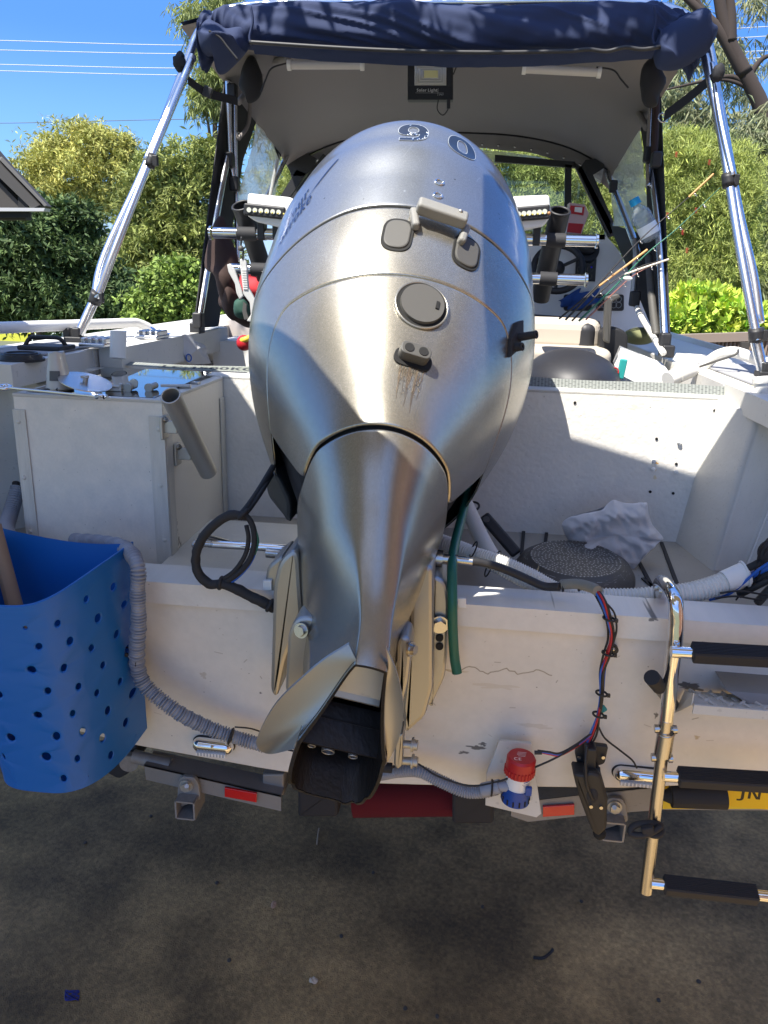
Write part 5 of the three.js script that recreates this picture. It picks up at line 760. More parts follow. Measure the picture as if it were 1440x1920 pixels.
// ---------------------------------------------------------------- cabin canopy with its side curtains and windows
{
  const vinyl = new THREE.MeshPhysicalMaterial({ color: new THREE.Color().setRGB(.82, .85, .82), roughness: .4, transmission: .55, thickness: 0, ior: 1.45, side: THREE.DoubleSide, bumpMap: clones(T.brush, .7), bumpScale: .02 });
  const clear = new THREE.MeshPhysicalMaterial({ color: new THREE.Color().setRGB(.88, .92, .9), roughness: .04, transmission: 1, thickness: 0, ior: 1.45, side: THREE.DoubleSide });
  const t = thing('boat_canopy', 'grey lined fabric cabin canopy with clear side curtains behind the blue roll', 'canopy', V(-.19, 1.4, -3.5));
  const roof = (u, v) => { const s = u * 2 - 1; return V(-.175 + .835 * s, 2.475 - .115 * v - (.055 + .125 * v) * Math.abs(s) ** 3.2 + .006 * noise(u * 8, v * 6, 2), -2.78 - 1.55 * v); };
  part('roof_lining', sheet(roof, 60, 40), M.canvasGrey, t, 'grey lining of the canopy roof');
  part('roof_cloth', sheet((u, v) => roof(u, v).add(V(0, .012, 0)), 60, 20), M.navy, t);
  part('front_band', sheet((u, v) => { const p = roof(u, 1); return p.add(V(0, -.06 * v - .01 * Math.sin(u * 40) * v * .3, -.05 * v + .004 * noise(u * 22, v * 3))); }, 90, 6), M.canvasGrey, t, 'gathered band along the front of the roof');
  part('seam', cord(Array.from({ length: 22 }, (_, i) => roof(.02 + .96 * i / 21, .985).add(V(0, -.004, 0))), .004, 60, 6), M.canvasBlack, t);
  const Lx = -1.005, Rx = .655, A = (l, x) => l.map(([a, b]) => onX(a, b, x));
  const th = V(-.004, 0, 0), tr = V(.004, 0, 0);
  part('side_curtain', [slab(A([[364, 616], [422, 150], [470, 120], [496, 160], [488, 207], [456, 300], [441, 392], [410, 612]], Lx), th)], M.canvasBlack, t, 'black port side curtain');
  part('curtain_border', slab(A([[488, 162], [505, 168], [536, 268], [524, 300], [488, 207]], Lx), th), M.canvasBlack, t);
  part('clear_panel', sheet((u, v) => { const [a, b, c, d] = A([[441, 392], [512, 402], [526, 296], [489, 204]], Lx); const p = lerp(lerp(a, b, u), lerp(d, c, u), v); p.x += .006 * noise(u * 5, v * 9, 2); return p; }, 20, 30), vinyl, t, 'cloudy clear port window');
  part('side_curtain', slab(A([[1256, 662], [1236, 130], [1212, 140], [1196, 208], [1210, 300], [1214, 420], [1206, 440], [1160, 425], [1143, 418], [1150, 440], [1232, 640]], Rx), tr), M.canvasBlack, t, 'black starboard side curtain');
  part('curtain_border', slab(A([[1188, 158], [1200, 214], [1148, 314], [1128, 298]], Rx), tr), M.canvasBlack, t);
  part('clear_panel', sheet((u, v) => { const [a, b, c, d] = A([[1150, 424], [1212, 424], [1208, 302], [1144, 312]], Rx); const top = A([[1192, 212]], Rx)[0]; const p = lerp(lerp(a, b, u), lerp(d, c, u), v); if (v > .98) p.lerp(top, 0); p.x += .006 * noise(u * 5, v * 9, 7); return p; }, 20, 30), vinyl, t, 'cloudy clear starboard window');
  part('clear_panel', sheet((u, v) => { const [a, b, c] = A([[1144, 312], [1208, 302], [1194, 212]], Rx); return lerp(lerp(a, b, u), c, v); }, 8, 8), vinyl, t, 'upper corner of the starboard window');
  // windscreen frame and panes
  const Wz = -4.28, W = (l) => zs(l, Wz), bar = (l, name = 'windscreen_bar') => part(name, slab(W(l), V(0, 0, -.03)), M.black, t);
  bar([[928, 290], [1078, 303], [1080, 315], [928, 303]]); bar([[1060, 308], [1072, 310], [1070, 438], [1058, 436]]); bar([[1074, 303], [1090, 312], [1158, 440], [1140, 446]]);
  bar([[1084, 318], [1098, 300], [1128, 296], [1134, 314], [1112, 328], [1156, 428], [1144, 440]], 'curtain_corner');
  bar([[532, 268], [592, 296], [590, 312], [570, 330], [548, 330], [532, 300]], 'curtain_corner'); bar([[606, 288], [616, 296], [536, 410], [520, 404]]); bar([[556, 318], [574, 326], [522, 400], [506, 400]]);
  part('windscreen_pane', slab(W([[940, 304], [1062, 313], [1060, 438], [940, 430]]), V(0, 0, -.004)), clear, t); part('windscreen_pane', slab(W([[1072, 318], [1144, 444], [1070, 440]]), V(0, 0, -.004)), clear, t); part('windscreen_pane', slab(W([[616, 298], [928, 304], [928, 430], [540, 410]]), V(0, 0, -.004)), clear, t);
  part('front_clear', sheet((u, v) => { const p = roof(.03 + .94 * u, 1).add(V(0, -.07, -.05)); const q = V(p.x, 2.225 - .01 * u, Wz - .02); return lerp(p, q, v).add(V(0, 0, .012 * noise(u * 14, v * 3, 6))); }, 60, 6), vinyl, t, 'clear strip between canopy and windscreen');
  for (let i = 0; i < 9; i++) part('press_stud', ball(roof(.5 + .05 * i, 1).add(V(0, -.045, -.02)), .006), M.steel, t);
  // poles of the canopy
  const P = (l, r, m, label) => part('canopy_pole', l.length === 2 ? rod(onX(...l[0]), onX(...l[1]), r) : capped(new THREE.CatmullRomCurve3(l.map((a) => onX(...a)), false, 'centripetal'), 40, () => r, 14), m, t, label);
  P([[427, 292, -.985], [408, 390, -.985], [372, 606, -1.0]], .0135, M.alu, 'bright pole on the port side'); P([[428, 150, -.985], [432, 300, -.985], [438, 335, -.975]], .012, M.alu); P([[440, 165, -.97], [442, 330, -.97], [446, 490, -.96]], .0095, M.alu);
  P([[447, 192, -.93], [475, 160, -.9], [500, 125, -.85], [540, 112, -.7]], .012, M.canvasGrey); P([[470, 172, -.93], [466, 230, -.94], [448, 260, -.95]], .008, M.canvasGrey);
  P([[545, 278, -.99], [500, 370, -.99]], .012, M.alu, 'pole beside the port window'); P([[520, 300, -.95], [505, 375, -.95]], .008, M.plastic);
  P([[1126, 296, .63], [1150, 352, .63], [1200, 480, .63]], .014, M.alu, 'pole beside the starboard window'); P([[1222, 318, .64], [1234, 420, .64], [1246, 640, .64]], .0135, M.alu, 'bright pole on the starboard side');
  P([[1222, 160, .63], [1218, 250, .63], [1216, 350, .62]], .011, M.alu); P([[1232, 165, .63], [1226, 310, .63]], .0125, M.brownCloth, 'brown strip with press studs'); P([[1190, 450, .6], [1192, 480, .6], [1186, 560, .6]], .011, M.dullAlu); P([[1216, 480, .62], [1222, 560, .62], [1230, 630, .62]], .0135, M.padGrey); P([[1186, 556, .6], [1200, 590, .6], [1244, 662, .62]], .010, M.pvc);
  P([[1080, 118, .35], [1150, 140, .5], [1185, 190, .60], [1212, 240, .62]], .0125, M.canvasGrey);
  for (const [x, y, X] of [[436, 172, -.97], [440, 345, -.96], [430, 300, -.98], [1230, 300, .63], [1150, 350, .62], [1216, 290, .62], [1222, 170, .62], [372, 600, -.99], [1246, 640, .63], [1190, 560, .59]]) part('pole_fitting', box(onX(x, y, X).x, onX(x, y, X).y, onX(x, y, X).z, .036, .055, .04, .008), M.black, t);
  part('foot_mount', box(onX(370, 612, -1.0).x, 1.452, onX(370, 612, -1.0).z, .04, .04, .06, .006), M.black, t); part('foot_mount', box(onX(1250, 656, .64).x, onX(1250, 658, .64).y, onX(1250, 656, .64).z, .04, .04, .06, .006), M.black, t);
  part('zip_pull', ring(onX(448, 253, -.94), V(1, .2, .3), .010, .002, 16, 6), M.steel, t);
  // cables along the roof hoop
  part('cable', cord([[540, 118, -2.95], [510, 128, -2.95], [498, 150, -2.95], [490, 172, -2.95]].map((a) => onZ(...a)), .003, 24, 6), M.black, t);
  part('cable', cord([[1118, 126, -2.95], [1150, 132, -2.95], [1165, 150, -2.95], [1178, 165, -2.95]].map((a) => onZ(...a)), .003, 24, 6), M.black, t);
  part('curtain_roll', warp(ball(onZ(1222, 152, -3.0), .055, .7, 1.5, .8, 24), (v) => { v.x += .012 * noise(v.x * 30, v.y * 26, 1); }), M.canvasBlack, t, 'dark folded curtain at the starboard pillar'); part('curtain_roll', warp(ball(onZ(470, 150, -3.1), .06, .7, 1.3, .8, 24), (v) => { v.x += .012 * noise(v.x * 30, v.y * 26, 5); }), M.canvasBlack, t, 'dark folded curtain at the port pillar');
}
for (const [x0, y0, x1, y1, l] of [[542, 122, 680, 122, 'long tube lamp on the port side of the canopy roof'], [982, 129, 1124, 136, 'long tube lamp on the starboard side of the canopy roof']]) {
  const a = onZ(x0, y0, -2.96), b = onZ(x1, y1, -2.96), t = thing('tube_lamp', l, 'lamp', lerp(a, b, .5), 'tube lamps under the canopy');
  part('tube', rod(a, b, .014, .014, 16), std(.62, .58, .52, .4), t); part('end_cap', rod(lerp(a, b, -.02), lerp(a, b, .03), .018, .018, 16), M.pvc, t); part('end_cap', rod(lerp(a, b, .97), lerp(a, b, 1.02), .018, .018, 16), M.pvc, t);
}
{ // solar lamp
  const z = -3.1, t = thing('solar_lamp', 'black solar flood lamp hanging from the middle of the canopy roof', 'lamp', onZ(806, 186, z));
  part('case', plate(zrect(764, 118, 849, 187, z), .05, .005), M.black, t);
  const g = part('glass', plate(zrect(777, 122, 837, 160, z + .004), .006, .002), std(.50, .50, .46, .15, 0, { clearcoat: 1 }), t, 'square ribbed lamp glass');
  for (let i = 1; i < 4; i++) part('glass_rib', (() => { const q = zrect(777 + i * 5, 122 + i * 3.4, 837 - i * 5, 160 - i * 4.5, z + .006); return merge(q.map((p, k) => rod(p, q[(k + 1) % 4], .0016, .0016, 6))); })(), std(.62, .62, .58, .2), g);
  part('led_panel', plate(zrect(795, 132, 821, 146, z + .0075), .003, .0005), std(.75, .72, .35, .5), g);
  { const a = onZ(766, 162, z + .0006), b = onZ(847, 186, z + .0006), p = new THREE.PlaneGeometry(b.x - a.x, a.y - b.y).translate((a.x + b.x) / 2, (a.y + b.y) / 2, z + .0008); part('lettering', p, std(1, 1, 1, .5, 0, { map: canvas(512, 150, (c) => { c.fillStyle = '#131314'; c.fillRect(0, 0, 512, 150); c.fillStyle = '#b9b9b6'; c.font = 'bold 48px sans-serif'; c.fillText('Solar Light', 96, 62); c.fillRect(84, 76, 330, 3); c.fillRect(346, 20, 3, 90); c.font = '26px sans-serif'; c.fillText('IP67', 362, 106); }) }), t); }
  part('wire_loop', cord([[822, 187], [820, 205], [830, 216], [840, 205], [841, 190]].map(([x, y]) => onZ(x, y, z + .01)), .0022, 24, 6), M.black, t); part('plug', rod(onZ(841, 186, z + .01), onZ(841, 204, z + .01), .0065), M.black, t);
  part('lead', cord([[850, 140], [853, 132], [858, 120]].map(([x, y]) => onZ(x, y, z + .01)), .0022, 12, 6), M.black, t);
}
// ---------------------------------------------------------------- rod rack behind the motor
{
  const z = -2.5, t = thing('rod_rack', 'chrome tube rod rack with black rod tubes and two white lamp boxes behind the motor', 'rod rack', V(-.25, 1.4, z));
  const zl = (x, y, d = 0) => onZ(x, y, z + d);
  part('crossbar', rod(zl(401, 437), zl(1116, 452), .0175, .0175, 20), M.chrome, t, 'upper chrome crossbar'); part('crossbar', rod(zl(434, 504), zl(1095, 525), .0165, .0165, 20), M.chrome, t, 'lower chrome crossbar');
  part('rod_tube', rod(zl(800, 445), V(zl(800, 445).x, 1.0, z), .018), M.alu, t, 'centre post');
  for (const [x, y, d] of [[398, 437, -1], [1117, 452, 1], [1097, 525, 1]]) part('end_flange', [rod(zl(x, y), zl(x + 4 * d, y), .0215, .0215, 20)], M.chrome, t);
  for (const [a, b, c, d] of [[446, 438, 482, 439], [1024, 450, 1060, 451], [472, 505, 500, 506], [1012, 522, 1044, 524]]) part('rubber_sleeve', rod(zl(a, b), zl(c, d), .021, .021, 18), M.rubber, t);
  for (const [ax, ay, bx, by] of [[453, 386, 498, 520], [1050, 396, 1012, 560]]) { const a = zl(ax, ay, -.02), b = zl(bx, by, -.16), q = b.clone().sub(a); const rt = part('rod_tube', [capped(new THREE.LineCurve3(a, b), 4, () => .031, 24, false), capped(new THREE.LineCurve3(a, b), 4, () => .027, 24, false), rod(lerp(a, b, .6), lerp(a, b, .62), .027)], M.black, t, 'black rod tube'); part('tube_rim', ring(a, q, .029, .0042), M.black, rt); }
  for (const [x0, y0, x1, y1, poly, ns] of [[464, 386, 546, 412, [[464, 362], [546, 370], [558, 384], [552, 416], [530, 428], [480, 416], [462, 404]], 0], [958, 388, 1030, 417, [[960, 368], [1030, 365], [1033, 404], [1020, 424], [960, 436]], 1]]) {
    const b = part('lamp_box', plate(poly.map(([x, y]) => zl(x, y, .05)), .06, .006, .01), M.plastic, t, 'white plastic lamp box');
    const c = [(x0 + x1) / 2, (y0 + y1) / 2], w = zl(x1, 0).x - zl(x0, 0).x, h = zl(0, y0).y - zl(0, y1).y;
    const bar = part('led_bar', box(zl(...c).x, zl(...c).y, z + .056, w, h * .85, .014, .006, [0, 0, ns ? .1 : -.08]), M.black, b, 'black led light bar');
    for (let i = 0; i < 6; i++) { const X = x0 + (x1 - x0) * (.17 + i * .132), Y = c[1] + (X - c[0]) * (ns ? -.1 : .08); part('led', [new THREE.CylinderGeometry(.0072, .005, .004, 14).rotateX(Math.PI / 2).translate(zl(X, Y).x, zl(X, Y).y, z + .064)], std(.75, .74, .6, .25, .3), bar); part('led_chip', ball(zl(X, Y, .0665), .0028), std(.65, .5, .08, .3), bar); }
    part('fixing', ball(zl(ns ? 1029 : 466, ns ? 400 : 393, .06), .0055), ns ? std(.4, .2, .08, .5) : M.steel, b);
  }
  for (const [x, y] of [[492, 438], [520, 438], [1005, 448]]) part('clamp', [box(zl(x, y).x, zl(x, y).y + .008, z, .022, .055, .045, .004)], M.black, t);
}
{ // lip grip
  const z = -2.42, t = thing('fish_grip', 'pale grey plastic fish lip grip hanging from the rod rack', 'fish grip', onZ(460, 600, z));
  part('handle', plate(zs([[449, 486], [457, 484], [462, 492], [466, 540], [478, 562], [477, 594], [470, 604], [462, 602], [470, 590], [468, 568], [456, 552], [450, 500]], z), .014, .003, .004), std(.5, .5, .48, .5), t);
  part('lever', plate(zs([[425, 496], [432, 494], [440, 506], [452, 540], [456, 556], [449, 562], [443, 550], [440, 532], [428, 510]], z - .002), .012, .003, .004), std(.5, .5, .48, .5), t);
  part('trigger', plate(zs([[456, 566], [462, 572], [462, 584], [466, 598], [458, 600], [454, 584]], z - .004), .008, .001), M.padGrey, t);
  part('lanyard', cord([[455, 486], [456, 470], [452, 462], [453, 444]].map(([x, y]) => onZ(x, y, z)), .003, 12, 6), M.black, t); part('bead', ball(onZ(452, 466, z), .009), M.padGrey, t);
  for (let i = 0; i < 9; i++) part('grip_rib', box(onZ(458, 506 + i * 4.4, z).x + .0006 * i, onZ(458, 506 + i * 4.4, z).y, z + .002, .014, .0028, .003), M.plastic, t);
}
// ---------------------------------------------------------------- cockpit contents
{
  const soft = (px, py, z, rx, ry, rz, k, f = 12, amp = .02) => warp(ball(onZ(px, py, z), 1, rx, ry, rz, 40), (v) => { const n = amp * noise(v.x * f, v.y * f, v.z * f + k); v.x += n; v.y += n; v.z += n; });
  const dash = thing('dash_panel', 'white helm dashboard behind the windscreen on the starboard side', 'dashboard', V(.45, 1.4, -3.5));
  const dz = -3.55; part('panel', [slab(zs([[985, 438], [1135, 440], [1160, 470], [1246, 650], [985, 650]], dz), V(0, 0, -.05))], M.plastic, dash);
  part('dash_top', slab([...zs([[985, 438], [1135, 440]], dz), ...zs([[1135, 440], [985, 438]], dz).map((p) => p.add(V(0, -.02, -.6)))], V(0, -.02, 0)), M.plastic, dash);
  part('gauge_panel', plate(zs([[1081, 478], [1119, 479], [1116, 528], [1078, 526]], dz + .012), .012, .002), M.black, dash, 'black switch panel');
  for (const [x, y] of [[1090, 490], [1107, 490], [1088, 505], [1106, 505], [1087, 518], [1104, 518]]) part('dial', ring(onZ(x, y, dz + .013), V(0, 0, 1), .012, .0025, 18, 6), M.padGrey, dash);
  part('led', ball(onZ(1109, 501, dz + .014), .004), std(.05, .03, .8, .3), dash);
  part('compass', [ball(onZ(1101, 466, dz + .03), .038, 1, .7, .8), disc(onZ(1101, 470, dz + .01), V(0, .4, 1), .05, .02)], M.black, dash, 'black dome compass');
  for (const [a, b] of [[1057, 1110], [1118, 1170]]) { part('pocket', plate(zrect(a, 552, b, 583, dz + .006), .02, .003, .012), M.black, dash, 'black framed net pocket'); }
  for (let i = 0; i < 5; i++) for (let j = 0; j < 2; j++) part('net_cord', ring(onZ(1124 + i * 9, 561 + j * 11, dz + .012), V(0, 0, 1), .012, .0014, 8, 5), M.web, dash);
  solo('blue_rag', 'crumpled blue rag stuffed in the dashboard pocket', 'rag', soft(1086, 563, dz + .02, .075, .035, .03, 3, 30, .03), std(.03, .09, .32, .9));
  const wc = onZ(1046, 503, dz + .12); const wh = part('steering_wheel', ring(wc, V(-.1, .45, 1), .10, .014, 36, 12), M.black, dash, 'black steering wheel'); part('hub', ball(wc.clone().add(V(0, 0, -.03)), .032), M.black, wh); for (const a of [.5, 2.6, 4.7]) part('spoke', rod(wc.clone().add(V(0, 0, -.03)), wc.clone().add(V(Math.cos(a) * .095, Math.sin(a) * .086, -.0)), .007), M.black, wh);
  solo('dark_shelf', 'dark shelf edge under the dashboard behind the beige seat', 'shelf', slab(zs([[985, 592], [1124, 603], [1128, 618], [985, 612]], -3.3), V(0, 0, -.3)), M.brownCloth);
  const seat = thing('helm_seat', 'beige vinyl seat back with dark patch behind the strap', 'seat', V(.3, 1.2, -2.9)); part('backrest', [warp(box(onZ(1042, 630, -2.85).x, onZ(1042, 630, -2.85).y, -2.9, .32, .125, .10, .04), () => {})], M.beige, seat); part('dark_panel', box(onZ(1100, 636, -2.85).x, onZ(1100, 636, -2.85).y, -2.895, .075, .12, .105, .035), M.darkSeat, seat); part('cushion', box(onZ(1060, 662, -2.8).x, onZ(1060, 668, -2.8).y, -2.82, .30, .07, .2, .03), M.beige, seat);
  solo('round_seat', 'dark grey rounded seat cushion just behind the webbing strap', 'seat', warp(ball(onZ(1070, 716, -2.5), 1, .15, .10, .2, 40), (v) => { v.y += .004 * noise(v.x * 9, v.z * 9); }), M.darkSeat);
  const ctl = thing('throttle_control', 'black engine throttle control lever at the starboard side', 'control', onZ(1140, 660, -2.8)); part('box', plate(zs([[1126, 620], [1155, 612], [1178, 625], [1176, 690], [1140, 690], [1124, 660]], -2.8), .1, .008, .02), M.black, ctl); part('lever', plate(zs([[1132, 640], [1134, 580], [1136, 556], [1160, 550], [1164, 558], [1148, 566], [1146, 610], [1144, 645]], -2.76), .03, .005, .008), M.padGrey, ctl);
  solo('teal_lure', 'teal packet with a red cord loop by the strap', 'packet', [box(onZ(1166, 692, -2.45).x, onZ(1166, 692, -2.45).y, -2.45, .022, .06, .012, .004, [0, 0, -.1])], M.teal); solo('rope_loop', 'small red cord loop beside the teal packet', 'cord', [ring(onZ(1152, 697, -2.44), V(0, .1, 1), .012, .0022, 18, 6)], M.wireRed);
  solo('olive_cap', 'olive green cap lying near the starboard curtain', 'cap', soft(1203, 628, -3.0, .06, .03, .06, 2, 20, .008), std(.16, .17, .08, .9));
  const bt = thing('water_bottle', 'clear plastic water bottle with blue cap leaning at the starboard curtain', 'bottle', onZ(1222, 452, -3.0)); const ba = onZ(1224, 450, -3.0), bb = onZ(1192, 382, -3.0), bc = new THREE.LineCurve3(ba, bb);
  part('bottle', capped(bc, 40, (u) => (u < .06 ? .6 + 6 * u : u < .72 ? 1 : 1 - (u - .72) * 2.6) * .034 + .0012 * Math.sin(u * 60), 24), new THREE.MeshPhysicalMaterial({ color: 0xdfe8ee, roughness: .12, transmission: .75, thickness: 0, ior: 1.3, side: THREE.DoubleSide }), bt); part('cap', rod(lerp(ba, bb, .97), lerp(ba, bb, 1.14), .0195, .0185), std(.01, .28, .55, .4), bt); part('label', capped(new THREE.LineCurve3(lerp(ba, bb, .14), lerp(ba, bb, .42)), 2, () => .0352, 24, false), std(1, 1, 1, .5, 0, { map: canvas(64, 64, (g) => { g.fillStyle = '#e4edf2'; g.fillRect(0, 0, 64, 64); g.fillStyle = '#3f9ccc'; g.fillRect(8, 0, 20, 64); }) }), bt);
  const jg = thing('red_jug', 'translucent jug with red liquid and red label behind the windscreen', 'jug', onZ(1083, 436, -3.6)); part('jug', slab(zs([[1068, 380], [1097, 384], [1104, 400], [1090, 440], [1062, 436]], -3.6), V(0, 0, -.09)), std(.75, .5, .5, .3, 0, { transmission: .3 }), jg); part('label', plate(zs([[1070, 385], [1096, 388], [1094, 404], [1068, 400]], -3.594), .004, .0005), M.redCloth, jg); part('label_panel', plate(zs([[1078, 388], [1092, 389], [1091, 399], [1077, 397]], -3.592), .003, .0004), M.plastic, jg); part('liquid', slab(zs([[1066, 418], [1094, 420], [1089, 438], [1063, 435]], -3.598), V(0, 0, -.02)), M.redCloth, jg);
  // port side clutter
  solo('red_life_vest', 'red life vest on the port side behind the motor', 'life vest', soft(488, 541, -2.75, .10, .045, .08, 1, 16, .02), M.redCloth); solo('grey_bag', 'dark bag below the red vest on the port side', 'bag', soft(470, 575, -2.85, .13, .08, .1, 5, 12, .03), M.brownCloth);
  solo('hanging_jacket', 'brown jacket hanging at the port pillar', 'jacket', [soft(420, 500, -2.72, .05, .17, .06, 2, 10, .03), soft(436, 560, -2.7, .04, .08, .05, 6, 14, .02)], M.brownCloth); solo('green_net', 'dark green net handle behind the fish grip', 'net', soft(452, 580, -2.6, .03, .035, .03, 8, 26, .01), std(.02, .07, .05, .8));
  const fl = thing('float', 'small red and yellow float beside the motor cowl', 'float', onZ(458, 656, -2.35)); part('red_half', ball(onZ(458, 643, -2.35), .024, 1, 1, 1), M.red, fl); part('yellow_band', ring(onZ(462, 636, -2.35), V(-.4, 1, 0), .017, .009), M.yellow, fl);
  solo('cabin_bulkhead', 'pale panel closing the port side of the cabin', 'panel', slab(zs([[370, 600], [620, 600], [620, 720], [380, 720]], -3.35), V(0, 0, -.03)), std(.5, .45, .42, .6)); solo('storage_locker', 'low pale locker at the port side of the cockpit', 'locker', slab([onZ(400, 640, -3.0), onZ(520, 640, -3.0), onZ(520, 720, -3.0), onZ(400, 720, -3.0)], V(0, 0, -.3)), M.plastic);
  // fishing rods
  const R = (l, r0, m, label, tip) => { const c = curve(l.map(([x, y, z = -2.6]) => onZ(x, y, z))), t = thing('fishing_rod', label, 'fishing rod', c.getPoint(0), 'fishing rods at the helm'); part('blank', capped(c, 40, (u) => r0 * .72 * (1 - .75 * u), 8), m, t); for (const u of [.35, .55, .72, .88]) { const p = c.getPointAt(u); part('guide', ring(p.clone().add(V(.004, -.006, .002)), c.getTangentAt(u), .006, .0012, 12, 5), M.steel, t); } if (tip) part('tip', capped(new THREE.LineCurve3(c.getPointAt(tip[0]), c.getPointAt(1)), 4, () => r0 * .7, 8), tip[1], t); };
  const orange = std(.62, .33, .12, .5), pale = std(.7, .62, .5, .5);
  R([[1048, 598], [1110, 545], [1200, 450], [1300, 362], [1338, 326]], .0042, M.black, 'longest black fishing rod with a pale tip reaching past the frame', [.85, orange]);
  R([[1060, 600], [1130, 530], [1180, 492], [1214, 468]], .005, M.black, 'fishing rod with an orange tip section', [.45, orange]);
  R([[1085, 602], [1150, 540], [1210, 478], [1270, 428], [1352, 350]], .0048, M.green, 'green fishing rod reaching over the starboard curtain');
  R([[1072, 602], [1140, 535], [1200, 500], [1254, 486]], .0042, M.black, 'fishing rod bent over with a pale tip', [.6, pale]);
  R([[1098, 600], [1150, 550], [1190, 515], [1240, 490]], .0036, std(.3, .1, .08, .5), 'short reddish fishing rod below the others');
  solo('white_lure', 'white lure hanging on a fishing rod', 'lure', ball(onZ(1177, 522, -2.58), .008, 1.8, .8, .8), M.plastic);
}

// ---------------------------------------------------------------- ground, house, roofs that shade the stern
{
  const gtex = grain(1024, (x, y) => { const c = tn(x, y, 6, 5), f = tn(x, y, 128, 2), g = rnd(); let k = .62 + .5 * (c - .47) + .30 * (f - .37) + (g > .97 ? .24 * rnd() : 0) - (g < .03 ? .18 : 0); return [k * .93, k * .85, k * .74]; }, true);
  const N = 150, S = 7, pg = new THREE.PlaneGeometry(S, S, N, N).rotateX(-Math.PI / 2).translate(0, 0, -2.2), p = pg.attributes.position, col = [], uv = [];
  for (let i = 0; i < p.count; i++) { const x = p.getX(i), z = p.getZ(i); const n = fbm(x * 1.3 + 3, z * 1.3, 7, 5), m = fbm(x * 3.1, z * 3.1, 11, 5), o = fbm(x * .8 + 9, z * .8, 2, 3); let k = .82 * (1 + .8 * n + .6 * m + .8 * fbm(x * .45, z * .45, 21, 3) + .12 * x); k = Math.max(.28, k); col.push(k * 1.12, k * (.92 + .12 * Math.max(0, o)), k * (.54 - .2 * Math.max(0, o))); uv.push(x / 1.1, z / 1.1); p.setY(i, .004 + .0015 * fbm(x * 6, z * 6, 1)); }
  pg.setAttribute('color', new THREE.Float32BufferAttribute(col, 3)); pg.setAttribute('uv', new THREE.Float32BufferAttribute(uv, 2)); pg.computeVertexNormals();
  const cm = std(1, 1, 1, .85, 0, { map: gtex, vertexColors: true, bumpMap: clones(T.speck, 1.5), bumpScale: .004 });
  struct('concrete_driveway', pg, cm);
  struct('ground', new THREE.PlaneGeometry(240, 240).rotateX(-Math.PI / 2).translate(0, -.01, -60), std(.10, .11, .06, .95));
}
solo('dry_leaf', 'small tan dry leaf lying on the concrete below the motor', 'leaf', warp(ball(onY(513, 1696, .012), .012, .6, .35, 1.1), (v) => { v.y += .002 * noise(v.x * 200, v.z * 200); }), std(.45, .28, .18, .8));
solo('twig', 'thin pale twig standing out on the concrete under the trailer', 'twig', cord([onY(594, 1583, .008), onY(596, 1565, .01), onY(598, 1553, .012)], .002, 8, 6), std(.4, .33, .24, .8));
solo('black_scrap', 'curled black scrap lying on the concrete at the right', 'scrap', cord([onY(1000, 1795, .008), onY(1018, 1796, .012), onY(1032, 1786, .014), onY(1036, 1780, .01)], .004, 16, 6), M.rubber);
solo('bark_chip', 'pale bark chip lying on the concrete near the bottom', 'bark', warp(ball(onY(588, 1838, .01), .011, 1, .4, .8), (v) => { v.y += .003 * noise(v.x * 300, v.z * 200); }), std(.5, .42, .32, .8));
solo('blue_thread', 'tangle of blue thread on the concrete at the left', 'thread', cord(Array.from({ length: 14 }, (_, i) => onY(133 + 16 * Math.cos(i * 2.1), 1866 + 10 * Math.sin(i * 1.7), .006)), .0014, 80, 5), std(.02, .03, .22, .8));
for (const [x, y] of [[407, 1655], [283, 1530], [820, 1905], [1235, 1875], [700, 1636], [905, 1700], [160, 1580], [1090, 1690], [430, 1800], [1310, 1840], [640, 1755], [760, 1890]]) solo('pebble', 'tiny stone on the concrete', 'stone', warp(ball(onY(x, y, .007), .005, 1, .7, 1.2, 10), (v) => { v.x += .001 * noise(v.x * 500, v.z * 500); }), std(.06, .055, .05, .9), 'tiny stones scattered on the concrete');
{
  // the verandah roof over the photographer: its edge draws the line between sun and shade on the motor
  const y = 2.7, poly = [[-5, -1.5], [-1.2, -1.5], [-.867, -1.035], [-.742, -.857], [-.643, -.653], [-.575, -.59], [-.50, -.62], [-.38, -.94], [-.29, -1.345], [.045, -1.30], [2.6, -1.28], [2.6, -.38], [.2, -.36], [0, -.02], [-1.3, 0], [-1.3, 1.4], [-5, 1.4]].map(([x, z]) => V(x, y, z));
  const t = thing('verandah_roof', 'verandah roof over the stern of the boat', 'roof', V(-1, y, .5));
  part('roof_sheet', slab(poly, V(0, .05, 0)), std(.5, .49, .47, .7), t);
  for (const [x, z] of [[-4.9, 1.3], [-1.4, 1.3], [2.5, -.5], [-4.9, -1.4]]) part('post', box(x, y / 2, z, .09, y, .09, .006), M.plastic, t);
}
{
  const bt = canvas(512, 512, (g) => { g.fillStyle = '#8d8071'; g.fillRect(0, 0, 512, 512); for (let r = 0; r < 12; r++) for (let c = -1; c < 5; c++) { const k = .8 + .3 * rnd(); g.fillStyle = `rgb(${142 * k | 0},${94 * k | 0},${70 * k | 0})`; g.fillRect(c * 120 + (r % 2) * 60 + 3, r * 42.67 + 3, 113, 36); } });
  bt.wrapS = bt.wrapT = THREE.RepeatWrapping;
  const t = thing('brick_house', 'red brick house wall beside the driveway', 'house', V(3.4, 0, 1));
  const g = new THREE.BoxGeometry(.25, 4.4, 6.5).translate(2.9, 2.2, 1.6); { const p = g.attributes.position, uv = []; for (let i = 0; i < p.count; i++) uv.push(p.getZ(i) / 1.0 + p.getX(i), p.getY(i) / 1.0); g.setAttribute('uv', new THREE.Float32BufferAttribute(uv, 2)); }
  part('wall', g, std(1, 1, 1, .85, 0, { map: bt }), t);
  part('eave', box(2.85, 4.45, 1.6, .8, .1, 6.8), M.plastic, t);
}
